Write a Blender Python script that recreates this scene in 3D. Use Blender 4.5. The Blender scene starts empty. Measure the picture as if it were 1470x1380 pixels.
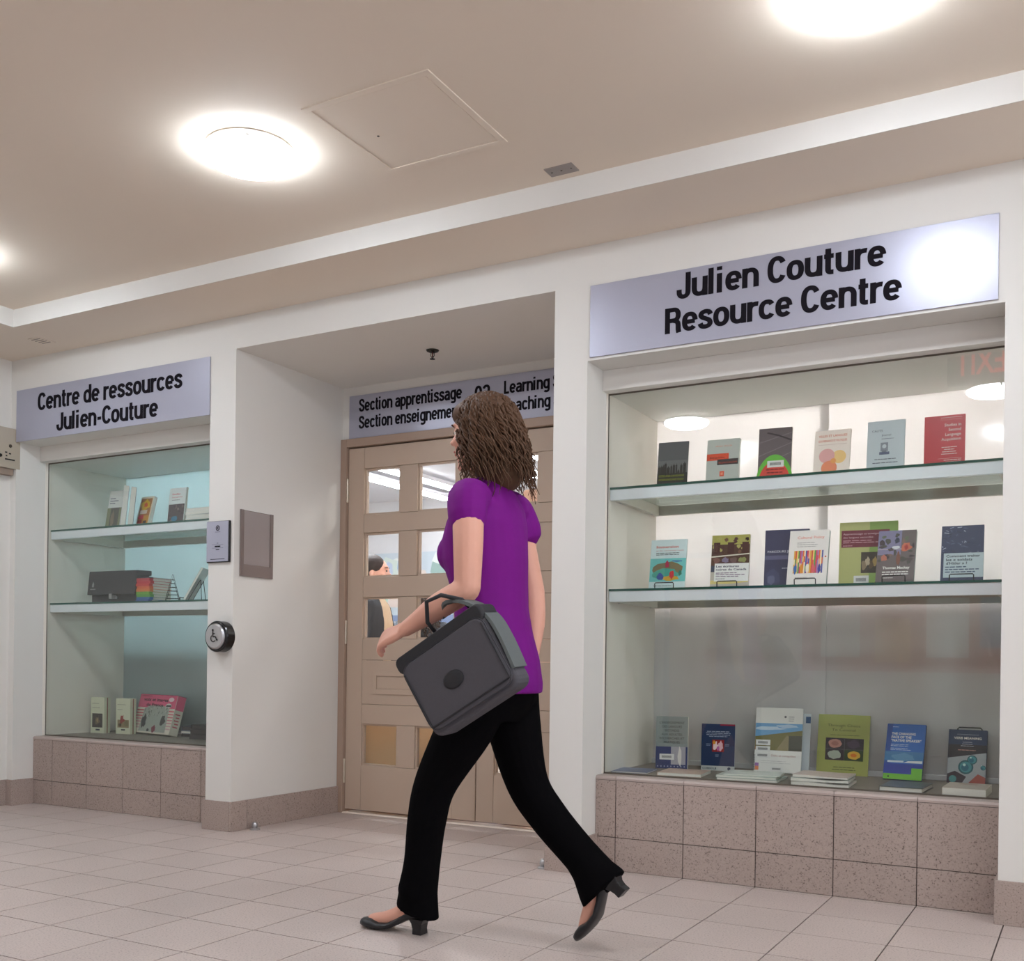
import bpy, math, random
from mathutils import Vector, Matrix
random.seed(7)
SC = bpy.context.scene
COL = SC.collection
R = math.radians

# ------------------------------------------------------------------ camera, world, exposure
cd = bpy.data.cameras.new('camera')
cam = bpy.data.objects.new('camera', cd); COL.objects.link(cam)
cd.sensor_fit = 'HORIZONTAL'; cd.sensor_width = 36.0
FPX = 1502.0
cd.lens = FPX / 1470.0 * 36.0
cd.shift_x = 0.0
cd.shift_y = (952.85 - 690.0) / 1470.0
YAW, ROLL = 0.5065, 0.013
fw = Vector((-math.sin(YAW), math.cos(YAW), 0)); r0 = Vector((math.cos(YAW), math.sin(YAW), 0)); u0 = Vector((0, 0, 1))
rt = math.cos(ROLL) * r0 + math.sin(ROLL) * u0; up = -math.sin(ROLL) * r0 + math.cos(ROLL) * u0
m = Matrix((rt, up, -fw)).transposed().to_4x4(); m.translation = Vector((2.5796, -4.0113, 0.8848))
cam.matrix_world = m
cd.clip_start = 0.05; cd.clip_end = 100
SC.camera = cam
w = bpy.data.worlds.new('world'); SC.world = w; w.use_nodes = True
w.node_tree.nodes['Background'].inputs[0].default_value = (0.8, 0.85, 1, 1)
w.node_tree.nodes['Background'].inputs[1].default_value = 0.02
SC.view_settings.view_transform = 'Standard'; SC.view_settings.look = 'None'
SC.view_settings.exposure = 0.0; SC.view_settings.gamma = 1.0
SC.view_settings.use_curve_mapping = False
SC.cycles.max_bounces = 10; SC.cycles.diffuse_bounces = 8; SC.cycles.transparent_max_bounces = 24
SC.cycles.sample_clamp_indirect = 0.0
LAMP_POWER = 53.0      # radiance of the round hall lamps
ROOM_POWER = 20.0      # radiance of the linear tubes in the room beyond

# ------------------------------------------------------------------ materials
def lin(c):
    out = []
    for v in c[:3]:
        v = v / 255.0
        out.append(v / 12.92 if v <= 0.04045 else ((v + 0.055) / 1.055) ** 2.4)
    return tuple(out) + (1.0,)
MATS = {}
def mat(name, col, rough=0.6, metal=0.0, spec=0.5, emit=None, es=0.0, noise=0.0, nscale=40.0, bump=0.0, bscale=300.0, coat=0.0, aniso=0.0):
    if name in MATS: return MATS[name]
    mt = bpy.data.materials.new(name); mt.use_nodes = True
    nt = mt.node_tree; b = nt.nodes['Principled BSDF']
    b.inputs['Base Color'].default_value = lin(col)
    b.inputs['Roughness'].default_value = rough; b.inputs['Metallic'].default_value = metal
    b.inputs['Specular IOR Level'].default_value = spec
    b.inputs['Coat Weight'].default_value = coat
    b.inputs['Anisotropic'].default_value = aniso
    if emit:
        b.inputs['Emission Color'].default_value = lin(emit); b.inputs['Emission Strength'].default_value = es
    tc = None
    if noise or bump: tc = nt.nodes.new('ShaderNodeTexCoord')
    if noise:
        n = nt.nodes.new('ShaderNodeTexNoise'); n.inputs['Scale'].default_value = nscale; n.inputs['Detail'].default_value = 4
        nt.links.new(tc.outputs['Object'], n.inputs['Vector'])
        mx = nt.nodes.new('ShaderNodeMix'); mx.data_type = 'RGBA'
        c = lin(col)
        mx.inputs[6].default_value = tuple(v * (1 - noise) for v in c[:3]) + (1,)
        mx.inputs[7].default_value = tuple(min(1, v * (1 + noise)) for v in c[:3]) + (1,)
        nt.links.new(n.outputs[0], mx.inputs[0]); nt.links.new(mx.outputs[2], b.inputs['Base Color'])
    if bump:
        n2 = nt.nodes.new('ShaderNodeTexNoise'); n2.inputs['Scale'].default_value = bscale; n2.inputs['Detail'].default_value = 3
        nt.links.new(tc.outputs['Object'], n2.inputs['Vector'])
        bp = nt.nodes.new('ShaderNodeBump'); bp.inputs['Strength'].default_value = bump; bp.inputs['Distance'].default_value = 0.002
        nt.links.new(n2.outputs[0], bp.inputs['Height']); nt.links.new(bp.outputs[0], b.inputs['Normal'])
    MATS[name] = mt; return mt
def ink(col, rough=0.45):
    return mat('print_%02x%02x%02x' % tuple(int(v) for v in col), col, rough, spec=0.35)
def tile_mat(name, col, speck, rough, sc=1.0):
    mt = bpy.data.materials.new(name); mt.use_nodes = True; nt = mt.node_tree; b = nt.nodes['Principled BSDF']
    geo = nt.nodes.new('ShaderNodeNewGeometry'); oi = nt.nodes.new('ShaderNodeObjectInfo')
    n = nt.nodes.new('ShaderNodeTexNoise'); n.inputs['Scale'].default_value = 170 * sc; n.inputs['Detail'].default_value = 3
    nt.links.new(geo.outputs['Position'], n.inputs['Vector'])
    rp = nt.nodes.new('ShaderNodeValToRGB'); e = rp.color_ramp.elements
    c = lin(col); s = lin(speck)
    e[0].position = 0.30; e[0].color = s
    e[1].position = 0.40; e[1].color = tuple(v * 0.93 for v in c[:3]) + (1,)
    a = e.new(0.62); a.color = tuple(v * 1.06 for v in c[:3]) + (1,)
    nt.links.new(n.outputs[0], rp.inputs[0])
    n3 = nt.nodes.new('ShaderNodeTexNoise'); n3.inputs['Scale'].default_value = 2.2
    nt.links.new(geo.outputs['Position'], n3.inputs['Vector'])
    ad = nt.nodes.new('ShaderNodeMath'); ad.operation = 'MULTIPLY_ADD'; ad.inputs[1].default_value = 0.06; ad.inputs[2].default_value = 0.91
    nt.links.new(oi.outputs['Random'], ad.inputs[0])
    ad2 = nt.nodes.new('ShaderNodeMath'); ad2.operation = 'MULTIPLY_ADD'; ad2.inputs[1].default_value = 0.16; 
    nt.links.new(n3.outputs[0], ad2.inputs[0]); nt.links.new(ad.outputs[0], ad2.inputs[2])
    mx = nt.nodes.new('ShaderNodeVectorMath'); mx.operation = 'SCALE'
    nt.links.new(rp.outputs[0], mx.inputs[0]); nt.links.new(ad2.outputs[0], mx.inputs['Scale'])
    nt.links.new(mx.outputs[0], b.inputs['Base Color'])
    b.inputs['Roughness'].default_value = rough; b.inputs['Specular IOR Level'].default_value = 0.4
    bp = nt.nodes.new('ShaderNodeBump'); bp.inputs['Strength'].default_value = 0.25; bp.inputs['Distance'].default_value = 0.001
    nt.links.new(n.outputs[0], bp.inputs['Height']); nt.links.new(bp.outputs[0], b.inputs['Normal'])
    return mt
def glass_mat(name, tint, refl=1.0, rough=0.0):
    mt = bpy.data.materials.new(name); mt.use_nodes = True; nt = mt.node_tree
    nt.nodes.remove(nt.nodes['Principled BSDF']); out = nt.nodes['Material Output']
    tr = nt.nodes.new('ShaderNodeBsdfTransparent'); tr.inputs[0].default_value = tint
    gl = nt.nodes.new('ShaderNodeBsdfGlossy'); gl.inputs['Roughness'].default_value = rough
    lw = nt.nodes.new('ShaderNodeLayerWeight'); lw.inputs[0].default_value = 0.5
    p = nt.nodes.new('ShaderNodeMath'); p.operation = 'POWER'; p.inputs[1].default_value = 4.0
    ma = nt.nodes.new('ShaderNodeMath'); ma.operation = 'MULTIPLY_ADD'; ma.inputs[1].default_value = 0.9 * refl; ma.inputs[2].default_value = 0.045 * refl
    mx = nt.nodes.new('ShaderNodeMixShader')
    nt.links.new(lw.outputs['Facing'], p.inputs[0]); nt.links.new(p.outputs[0], ma.inputs[0]); nt.links.new(ma.outputs[0], mx.inputs[0])
    nt.links.new(tr.outputs[0], mx.inputs[1]); nt.links.new(gl.outputs[0], mx.inputs[2]); nt.links.new(mx.outputs[0], out.inputs[0])
    return mt
def frosted_mat(name, col, trans, gloss=0.10, rough=0.12):
    mt = bpy.data.materials.new(name); mt.use_nodes = True; nt = mt.node_tree
    nt.nodes.remove(nt.nodes['Principled BSDF']); out = nt.nodes['Material Output']
    t = nt.nodes.new('ShaderNodeBsdfTranslucent'); t.inputs[0].default_value = lin(col)
    d = nt.nodes.new('ShaderNodeBsdfDiffuse'); d.inputs[0].default_value = lin(col)
    g = nt.nodes.new('ShaderNodeBsdfGlossy'); g.inputs['Roughness'].default_value = rough
    m1 = nt.nodes.new('ShaderNodeMixShader'); m1.inputs[0].default_value = trans
    m2 = nt.nodes.new('ShaderNodeMixShader'); m2.inputs[0].default_value = gloss
    nt.links.new(d.outputs[0], m1.inputs[1]); nt.links.new(t.outputs[0], m1.inputs[2])
    nt.links.new(m1.outputs[0], m2.inputs[1]); nt.links.new(g.outputs[0], m2.inputs[2]); nt.links.new(m2.outputs[0], out.inputs[0])
    return mt

WALL = mat('wall_paint', (219, 217, 212), 0.55, spec=0.35, noise=0.012, nscale=3, bump=0.06, bscale=500)
CEIL = mat('ceiling_paint', (228, 216, 201), 0.75, spec=0.2, noise=0.012, nscale=2, bump=0.05, bscale=400)
GROUT = mat('grout', (88, 77, 73), 0.9)
TILE_F = tile_mat('floor_tile', (186, 172, 166), (134, 121, 116), 0.42)
TILE_W = tile_mat('wall_tile', (166, 150, 142), (104, 90, 84), 0.5)
CAP = mat('cap_tile', (176, 161, 154), 0.45, noise=0.05, nscale=80)
STEEL = mat('brushed_steel', (190, 190, 192), 0.3, metal=0.9)
ALU = mat('satin_aluminium', (228, 235, 240), 0.38, metal=0.15)
ALU_D = mat('grey_aluminium', (176, 174, 166), 0.3, metal=0.5)
DOORP = mat('door_paint', (190, 170, 152), 0.45, spec=0.4, noise=0.02, nscale=6, bump=0.03, bscale=120)
FRAMEP = mat('door_frame_paint', (166, 143, 127), 0.45, noise=0.02, nscale=6)
SIGN = mat('sign_silver', (170, 171, 187), 0.32, metal=0.27, spec=0.5)
BLACK = mat('black', (20, 19, 22), 0.45)
BLACKG = mat('black_gloss', (14, 14, 16), 0.2)
WIRE = mat('black_wire', (22, 22, 24), 0.35, metal=0.3)
DGREEN = mat('glass_edge_green', (8, 78, 68), 0.15, spec=0.6)
PAPER = mat('paper', (226, 224, 216), 0.7, noise=0.05, nscale=200)
GLASS = glass_mat('case_glass', (0.965, 0.978, 0.968, 1))
GLASS_SH = glass_mat('shelf_glass', (0.88, 0.95, 0.92, 1), 1.0)
GLASS_D = glass_mat('door_glass', (0.93, 0.95, 0.95, 1), 0.8)
FROST_R = frosted_mat('white_back_panel', (242, 240, 240), 0.5, 0.07, 0.08)
STILE = frosted_mat('pale_stile', (226, 230, 228), 0.75, 0.05, 0.2)
FROST_L = frosted_mat('teal_back_panel', (190, 206, 208), 0.5, 0.12, 0.12)
CASEIN = mat('case_paint', (232, 226, 216), 0.5, noise=0.012, nscale=3)
CASEFL = mat('case_floor', (134, 126, 116), 0.6, noise=0.06, nscale=30)
LAMPE = mat('lamp_diffuser', (255, 255, 255), 0.4, emit=(236, 245, 255), es=LAMP_POWER)
CASEFILL = mat('case_fill_diffuser', (255, 255, 255), 0.4, emit=(255, 250, 246), es=ROOM_POWER * 3.1)
CASEFILL_L = mat('case_fill_diffuser_cool', (255, 255, 255), 0.4, emit=(244, 250, 255), es=ROOM_POWER * 5.2)
TUBEE = mat('tube_diffuser', (255, 255, 255), 0.4, emit=(246, 248, 255), es=ROOM_POWER)

# ------------------------------------------------------------------ helpers
def tag(o, label=None, cat=None, group=None, kind=None):
    if label: o['label'] = label
    if cat: o['category'] = cat
    if group: o['group'] = group
    if kind: o['kind'] = kind
    return o
def empty(name, loc=(0, 0, 0), rot=(0, 0, 0), parent=None):
    o = bpy.data.objects.new(name, None); o.empty_display_size = 0.05
    COL.objects.link(o); o.location = loc; o.rotation_euler = rot
    if parent: o.parent = parent
    return o
TXT = {}
def text_polys(s, off=0.0, res=2):
    k = (s, off, res)
    if k in TXT: return TXT[k]
    c = bpy.data.curves.new('t', 'FONT'); c.body = s; c.size = 1.0; c.resolution_u = res; c.offset = off; c.fill_mode = 'FRONT'
    o = bpy.data.objects.new('t', c); COL.objects.link(o)
    dg = bpy.context.evaluated_depsgraph_get(); dg.update()
    me = bpy.data.meshes.new_from_object(o.evaluated_get(dg))
    vs = [(v.co.x, v.co.y) for v in me.vertices]; fs = [tuple(p.vertices) for p in me.polygons]
    # orientation check
    out = []
    for f in fs:
        a = 0
        for i in range(len(f)):
            x0, y0 = vs[f[i]]; x1, y1 = vs[f[(i + 1) % len(f)]]; a += x0 * y1 - x1 * y0
        out.append(f if a > 0 else f[::-1])
    bpy.data.objects.remove(o); bpy.data.curves.remove(c); bpy.data.meshes.remove(me)
    x0 = min(v[0] for v in vs); x1 = max(v[0] for v in vs)
    TXT[k] = (vs, out, x0, x1)
    return TXT[k]
CAPH = None
class MB:
    def __init__(s): s.v = []; s.f = []; s.m = []; s.mats = []
    def mi(s, m):
        if m not in s.mats: s.mats.append(m)
        return s.mats.index(m)
    def poly(s, pts, m):
        n = len(s.v); s.v += [tuple(p) for p in pts]; s.f.append(tuple(range(n, n + len(pts)))); s.m.append(s.mi(m))
    def box(s, x0, x1, y0, y1, z0, z1, m, T=None):
        p = [(x0, y0, z0), (x1, y0, z0), (x1, y1, z0), (x0, y1, z0), (x0, y0, z1), (x1, y0, z1), (x1, y1, z1), (x0, y1, z1)]
        if T: p = [tuple(T @ Vector(q)) for q in p]
        n = len(s.v); s.v += p; k = s.mi(m)
        for f in ((0, 3, 2, 1), (4, 5, 6, 7), (0, 1, 5, 4), (1, 2, 6, 5), (2, 3, 7, 6), (3, 0, 4, 7)):
            s.f.append(tuple(n + i for i in f)); s.m.append(k)
        return s
    def loft(s, rings, m, cap=True, closed=False):
        n = len(s.v); k = s.mi(m); L = len(rings[0])
        for r in rings: s.v += [tuple(p) for p in r]
        for i in range(len(rings) - 1):
            for j in range(L):
                a = n + i * L + j; b = n + i * L + (j + 1) % L
                s.f.append((a, b, b + L, a + L)); s.m.append(k)
        if cap:
            s.f.append(tuple(n + j for j in range(L))[::-1]); s.m.append(k)
            e = n + (len(rings) - 1) * L; s.f.append(tuple(e + j for j in range(L))); s.m.append(k)
        return s
    def lathe(s, prof, m, c=(0, 0, 0), axis='z', n=32, cap=True):
        rings = []
        for r, h in prof:
            ring = []
            for i in range(n):
                a = 2 * math.pi * i / n; x, y = r * math.cos(a), r * math.sin(a)
                if axis == 'z': p = (c[0] + x, c[1] + y, c[2] + h)
                elif axis == 'y': p = (c[0] + x, c[1] + h, c[2] - y)
                else: p = (c[0] + h, c[1] + x, c[2] + y)
                ring.append(p)
            rings.append(ring)
        return s.loft(rings, m, cap)
    def tube(s, pts, r, m, n=6, cap=True):
        pts = [Vector(p) for p in pts]; rad = r if isinstance(r, (list, tuple)) else [r] * len(pts)
        rings = []; u = None
        for i, p in enumerate(pts):
            t = (pts[min(i + 1, len(pts) - 1)] - pts[max(i - 1, 0)])
            if t.length < 1e-9: t = Vector((0, 0, 1))
            t.normalize()
            if u is None:
                u = t.orthogonal().normalized()
            else:
                u = (u - t * u.dot(t))
                if u.length < 1e-6: u = t.orthogonal()
                u.normalize()
            v = t.cross(u)
            rings.append([p + rad[i] * (math.cos(2 * math.pi * j / n) * u + math.sin(2 * math.pi * j / n) * v) for j in range(n)])
        return s.loft(rings, m, cap)
    def ell(s, c, r, m, n=16, k=10, rot=None):
        c = Vector(c); rings = []
        for i in range(k + 1):
            th = math.pi * i / k; th = min(max(th, 0.02), math.pi - 0.02)
            ring = []
            for j in range(n):
                a = 2 * math.pi * j / n
                q = Vector((r[0] * math.sin(th) * math.cos(a), r[1] * math.sin(th) * math.sin(a), -r[2] * math.cos(th)))
                if rot: q = rot @ q
                ring.append(c + q)
            rings.append(ring)
        return s.loft(rings, m, True)
    # flat prints: local x right, z up, on plane y (facing -y)
    def rect(s, x0, x1, z0, z1, y, m): s.poly([(x0, y, z0), (x1, y, z0), (x1, y, z1), (x0, y, z1)], m)
    def disc(s, cx, cz, r, y, m, n=20, rz=None, a0=0, a1=360):
        rz = rz or r
        full = (a1 - a0) >= 360
        pts = [(cx + r * math.cos(R(a0 + (a1 - a0) * i / n)), y, cz + rz * math.sin(R(a0 + (a1 - a0) * i / n))) for i in range(n if full else n + 1)]
        s.poly(pts, m)
    def text(s, st, x, z, size, y, m, width=None, align='l', off=0.0, res=2, thick=0, xs=1.0):
        vs, fs, x0, x1 = text_polys(st, off, res)
        k = size; kx = size * xs
        if width: kx = width / max(1e-6, (x1 - x0))
        wd = (x1 - x0) * kx
        ox = x - x0 * kx if align == 'l' else (x - wd / 2 - x0 * kx if align == 'c' else x - wd - x0 * kx)
        n = len(s.v); mk = s.mi(m)
        s.v += [(ox + a * kx, y, z + b * k) for a, b in vs]
        for f in fs: s.f.append(tuple(n + i for i in f)); s.m.append(mk)
        if thick:
            # give raised letters side walls
            from collections import Counter
            ec = Counter()
            for f in fs:
                for i in range(len(f)): ec[(f[i], f[(i + 1) % len(f)])] += 1
            n2 = len(s.v); s.v += [(ox + a * kx, y + thick, z + b * k) for a, b in vs]
            for (a, b) in list(ec):
                if (b, a) not in ec:
                    s.f.append((n + b, n + a, n2 + a, n2 + b)); s.m.append(mk)
    def mesh(s, name='mesh', smooth=False):
        me = bpy.data.meshes.new(name); me.from_pydata(s.v, [], s.f); me.update()
        for mm in s.mats: me.materials.append(mm)
        me.polygons.foreach_set('material_index', s.m)
        if smooth: me.polygons.foreach_set('use_smooth', [True] * len(me.polygons))
        me.validate(); return me
    def build(s, name, parent=None, smooth=False, bevel=0.0, loc=None, rot=None, seg=2, auto=None):
        o = bpy.data.objects.new(name, s.mesh(name, smooth)); COL.objects.link(o)
        if parent: o.parent = parent
        if loc: o.location = loc
        if rot: o.rotation_euler = rot
        if bevel:
            b = o.modifiers.new('bevel', 'BEVEL'); b.width = bevel; b.segments = seg; b.limit_method = 'ANGLE'; b.angle_limit = R(40)
        return o
def link(name, me, parent=None, loc=(0, 0, 0), rot=(0, 0, 0)):
    o = bpy.data.objects.new(name, me); COL.objects.link(o); o.parent = parent; o.location = loc; o.rotation_euler = rot; return o
def remesh(mb, name, voxel, smooth=3, parent=None, extra=None):
    me = mb.mesh(name); o = bpy.data.objects.new(name, me); COL.objects.link(o)
    r = o.modifiers.new('r', 'REMESH'); r.mode = 'VOXEL'; r.voxel_size = voxel; r.use_smooth_shade = True
    if smooth:
        sm = o.modifiers.new('s', 'SMOOTH'); sm.factor = 0.5; sm.iterations = smooth
    dg = bpy.context.evaluated_depsgraph_get(); dg.update()
    nm = bpy.data.meshes.new_from_object(o.evaluated_get(dg)); o.modifiers.clear(); o.data = nm; bpy.data.meshes.remove(me)
    nm.materials.clear(); nm.materials.append(mb.mats[0])
    nm.polygons.foreach_set('use_smooth', [True] * len(nm.polygons))
    nm.polygons.foreach_set('material_index', [0] * len(nm.polygons))
    nm.name = name
    if parent: o.parent = parent
    return o
def cr(pts, n=6):
    # Catmull-Rom through tuples of any dimension
    out = []; P = [pts[0]] + list(pts) + [pts[-1]]
    for i in range(1, len(P) - 2):
        for k in range(n):
            t = k / n; a, b, c, d = P[i - 1], P[i], P[i + 1], P[i + 2]
            out.append(tuple(0.5 * ((2 * b[j]) + (-a[j] + c[j]) * t + (2 * a[j] - 5 * b[j] + 4 * c[j] - d[j]) * t * t + (-a[j] + 3 * b[j] - 3 * c[j] + d[j]) * t ** 3) for j in range(len(b))))
    out.append(tuple(pts[-1])); return out
def limb(mb, pts, m, n=14, sub=5):
    # pts: (x,y,z,r); sphere-ended tapered tube
    q = cr(pts, sub)
    a = Vector(q[0][:3]); b = Vector(q[1][:3]); d = (a - b).normalized(); ra = q[0][3]
    c = Vector(q[-1][:3]); e = Vector(q[-2][:3]); d2 = (c - e).normalized(); rb = q[-1][3]
    P = [tuple(a + d * ra * 0.85) + (ra * 0.35,), tuple(a + d * ra * 0.5) + (ra * 0.82,)] + q + [tuple(c + d2 * rb * 0.5) + (rb * 0.82,), tuple(c + d2 * rb * 0.85) + (rb * 0.35,)]
    mb.tube([p[:3] for p in P], [p[3] for p in P], m, n)

# ================================================================== THE SETTING
XL, XR = -3.093, 6.3         # side walls of the hall
YB = -6.9                    # far side of the hall, behind the viewer
ZS, ZC = 2.654, 2.748        # lower ring of the ceiling, raised tray
TX, TY = -2.504, -0.41       # edges of the tray
XP0, XP1, XM0, XM1, XR0 = -1.469, -1.292, 0.543, 0.700, 2.300
XO0 = -3.042
ZO, ZD = 2.167, 2.488

f = MB(); f.box(XL - 0.1, XR, YB, 1.0, -0.1, -0.004, GROUT)
floor = f.build('floor'); tag(floor, kind='structure')
TS = 0.305; GX, GY = 1.100, -0.198
tm = MB(); g = 0.0024
tm.box(g, TS - g, g, TS - g, -0.012, 0.0, TILE_F); tile_me = tm.mesh('tile')
rest = MB(); cnt = 0
for i in range(-14, 17):
    for j in range(-22, 4):
        x0 = GX + i * TS; y0 = GY + j * TS; x1 = x0 + TS; y1 = y0 + TS
        if x1 <= XL or x0 >= XR or y1 < YB or y0 > 0.93: continue
        cx0, cx1, cy0, cy1 = max(x0, XL), min(x1, XR), y0, min(y1, 0.93)
        near = (-3.2 < x0 < 2.7 and -2.35 < y0)
        if near:
            xr = max((-0.5065 * 0), 0)
            # plan view of the picture's left and right borders
            def edge(px): 
                d = fw + (px - 735) / FPX * r0; return d
            c = Vector(((x0 + x1) / 2 - 2.58, (y0 + y1) / 2 + 4.01, 0)); dl = edge(-140); dr = edge(1600)
            near = (dl.x * c.y - dl.y * c.x) < 0 and (dr.x * c.y - dr.y * c.x) > 0
            dist = c.dot(fw); near = near and 952.85 + FPX * 0.885 / dist < 1450
        if near:
            if cx0 == x0 and cx1 == x1 and cy1 == y1:
                link('tile', tile_me, floor, (x0, y0, 0)); cnt += 1
            else:
                b = MB(); b.box(g, cx1 - cx0 - g, g, cy1 - y0 - g, -0.012, 0, TILE_F); link('tile', b.mesh('tile'), floor, (cx0, y0, 0)); cnt += 1
        else:
            rest.box(cx0 + g, cx1 - g, cy0 + g, cy1 - g, -0.012, 0, TILE_F)
o = rest.build('tile_field', floor); o['kind'] = 'stuff'
print('floor tiles', cnt)

c = MB()
c.box(XL - 0.1, XR, TY, 0.0, ZS, ZC + 0.06, CEIL); c.box(XL - 0.1, TX, YB, TY, ZS, ZC + 0.06, CEIL)
c.box(TX, XR, YB, -6.3, ZS, ZC + 0.06, CEIL); c.box(5.6, XR, -6.3, TY, ZS, ZC + 0.06, CEIL)
c.box(XL - 0.1, XR, YB, 1.0, ZC, ZC + 0.12, CEIL)
ceiling = c.build('ceiling'); tag(ceiling, kind='structure')

q = MB(); q.box(TX + 0.002, 5.6, TY - 0.003, TY, ZS, ZC, WALL); q.box(TX, TX + 0.003, -6.3, TY - 0.003, ZS, ZC, WALL)
q.box(TX + 0.003, 5.6, -6.3, -6.297, ZS, ZC, WALL); q.box(5.597, 5.6, -6.297, TY - 0.003, ZS, ZC, WALL)
o = q.build('trim_5'); tag(o, kind='structure')
wf = MB()
D = 0.90
wf.box(XL - 0.1, XO0, 0.0, D, 0, ZS, WALL)
wf.box(XO0, XP0, 0.0, D, ZO, ZS, WALL)
wf.box(XP0, XP1, 0.0, 1.0, 0, ZS, WALL)
wf.box(XP1, XM0, 0.0, 1.0, ZD, ZS, WALL)
wf.box(XM0, XM1, 0.0, 1.0, 0, ZS, WALL)
wf.box(XM1, XR0, 0.0, D, ZO, ZS, WALL)
wf.box(XR0, XR, 0.0, D, 0, ZS, WALL)
wall = wf.build('wall_front'); tag(wall, kind='structure')
# raised strip of plaster round the door recess
b = MB(); b.box(XP1, XM0, 0.88, 0.99, 2.185, ZD, WALL)
o = b.build('wall_recess'); tag(o, kind='structure')
b = MB(); b.box(XL - 0.12, XL, YB, 0.0, 0, ZS, WALL); o = b.build('wall_left'); tag(o, kind='structure')
b = MB(); b.box(XR, XR + 0.1, YB, 0.9, 0, ZS, WALL); o = b.build('wall_right'); tag(o, kind='structure')
b = MB(); b.box(XL - 0.1, XR, YB - 0.1, YB, 0, ZS + 0.1, WALL); o = b.build('wall_back'); tag(o, kind='structure')

# ---- glowing fill windows added out of view to light the door recess: on the right wall and at the right of the far wall
FILL_PANE = mat('fill_pane', (235, 240, 245), 0.3, emit=(232, 240, 250), es=3.6)
FILL_PANE_DIM = mat('dim_fill_pane', (225, 232, 240), 0.3, emit=(228, 238, 250), es=1.2)
def fillwin(n, axis, fix, a0, a1, z0, z1, k, FILL_PANE=FILL_PANE):
    e = empty('window_%d' % n); tag(e, kind='structure')
    bx = (lambda q, u0, u1, d0, d1, w0, w1, m: q.box(u0, u1, fix + d0, fix + d1, w0, w1, m)) if axis == 'y' else (lambda q, u0, u1, d0, d1, w0, w1, m: q.box(fix - d1, fix - d0, u0, u1, w0, w1, m))
    q = MB(); bx(q, a0 - .05, a1 + .05, 0, .03, z0 - .05, z0, WALL); bx(q, a0 - .05, a1 + .05, 0, .03, z1, z1 + .05, WALL)
    for i in range(k + 1): u = a0 + (a1 - a0) * i / k; bx(q, u - .025, u + .025, 0, .03, z0, z1, WALL)
    q.build('window_frame', e)
    for i in range(k):
        q = MB(); bx(q, a0 + (a1 - a0) * i / k + .025, a0 + (a1 - a0) * (i + 1) / k - .025, .008, .014, z0, z1, FILL_PANE); q.build('pane', e)
fillwin(1, 'x', XR, -5.6, -0.9, 0.85, 2.45, 4)
fillwin(2, 'y', YB, 2.7, 6.0, 0.85, 2.45, 3, FILL_PANE_DIM)

# ---- tiled baseboards
BH = 0.153
def base(name, segs):
    e = empty(name); tag(e, kind='structure')
    for (x0, x1, y0, y1) in segs:
        q = MB(); q.box(x0, x1, y0, y1, 0.0, BH, TILE_W); q.build('tile', e, bevel=0.0015)
    return e
gg = 0.0012
sg = [(XO0 - 0.045, XO0 + 0.0 + gg, -0.012, 0.0), (XP0 - 0.012, XP1 - gg + 0.0, -0.012, 0.0)]
for a, b_ in ((XM0 - 0.012, XM1 + 0.012),): sg.append((a, b_, -0.012, 0.0))
x = XR0 - 0.012
xs = [x, 2.30 + 0.0 + 0.32] + [2.62 + k * TS for k in range(1, 13)]
for a, b_ in zip(xs[:-1], xs[1:]): sg.append((a + gg, min(b_, XR) - gg, -0.012, 0.0))
base('baseboard_front', sg)
def yb(a, b_, cuts):
    c_ = [a] + [q for q in cuts if a < q < b_] + [b_]; return list(zip(c_[:-1], c_[1:]))
sg = []
for a, b_ in yb(-0.012, 0.87, [0.109, 0.414, 0.725]): sg.append((XP1, XP1 + 0.012, a + gg, b_ - gg))
for a, b_ in yb(0.0, 0.87, [0.109, 0.414, 0.725]): sg.append((XM0 - 0.012, XM0, a + gg, b_ - gg))
base('baseboard_recess', sg)
sg = [(XO0 - 0.0, XO0 + 0.012, -0.012, 0.1365), (XP0 - 0.012, XP0, 0.0, 0.1365), (XM1, XM1 + 0.012, 0.0, 0.1365), (XR0 - 0.012, XR0, 0.0, 0.1365)]
base('baseboard_reveal', sg)
sg = []
for k in range(24):
    a = -0.012 - k * TS
    if a > YB: sg.append((XL, XL + 0.012, max(YB, a - TS) + gg, a - gg))
base('baseboard_left', sg)

# ---- tiled plinths under the two display cases
PY = 0.138
def plinth(n, xa, xb, k0):
    e = empty('trim_%d' % n); tag(e, kind='structure')
    q = MB(); q.box(xa, xb, PY + 0.004, D, 0, 0.392, GROUT); q.build('core', e)
    cuts = [xa] + [GX + k * TS for k in range(-20, 12) if xa + 0.02 < GX + k * TS < xb - 0.02] + [xb]
    for a, b_ in zip(cuts[:-1], cuts[1:]):
        for z0, z1 in ((0.0, 0.1425), (0.1425, 0.388)):
            q = MB(); q.box(a + 0.0018, b_ - 0.0018, PY, PY + 0.01, z0 + 0.0015, z1 - 0.0015, TILE_W); q.build('tile', e, bevel=0.0012)
        q = MB()
        prof = [(PY, 0.3885), (PY - 0.001, 0.397), (PY + 0.005, 0.4045), (PY + 0.02, 0.406), (0.232, 0.406), (0.232, 0.3885)]
        q.loft([[(a + 0.001, y, z) for y, z in prof], [(b_ - 0.001, y, z) for y, z in prof]], CAP)
        q.build('cap_tile', e)
    return e
plinth(1, XM1, XR0, 0); plinth(2, XO0, XP0, 0)

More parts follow.
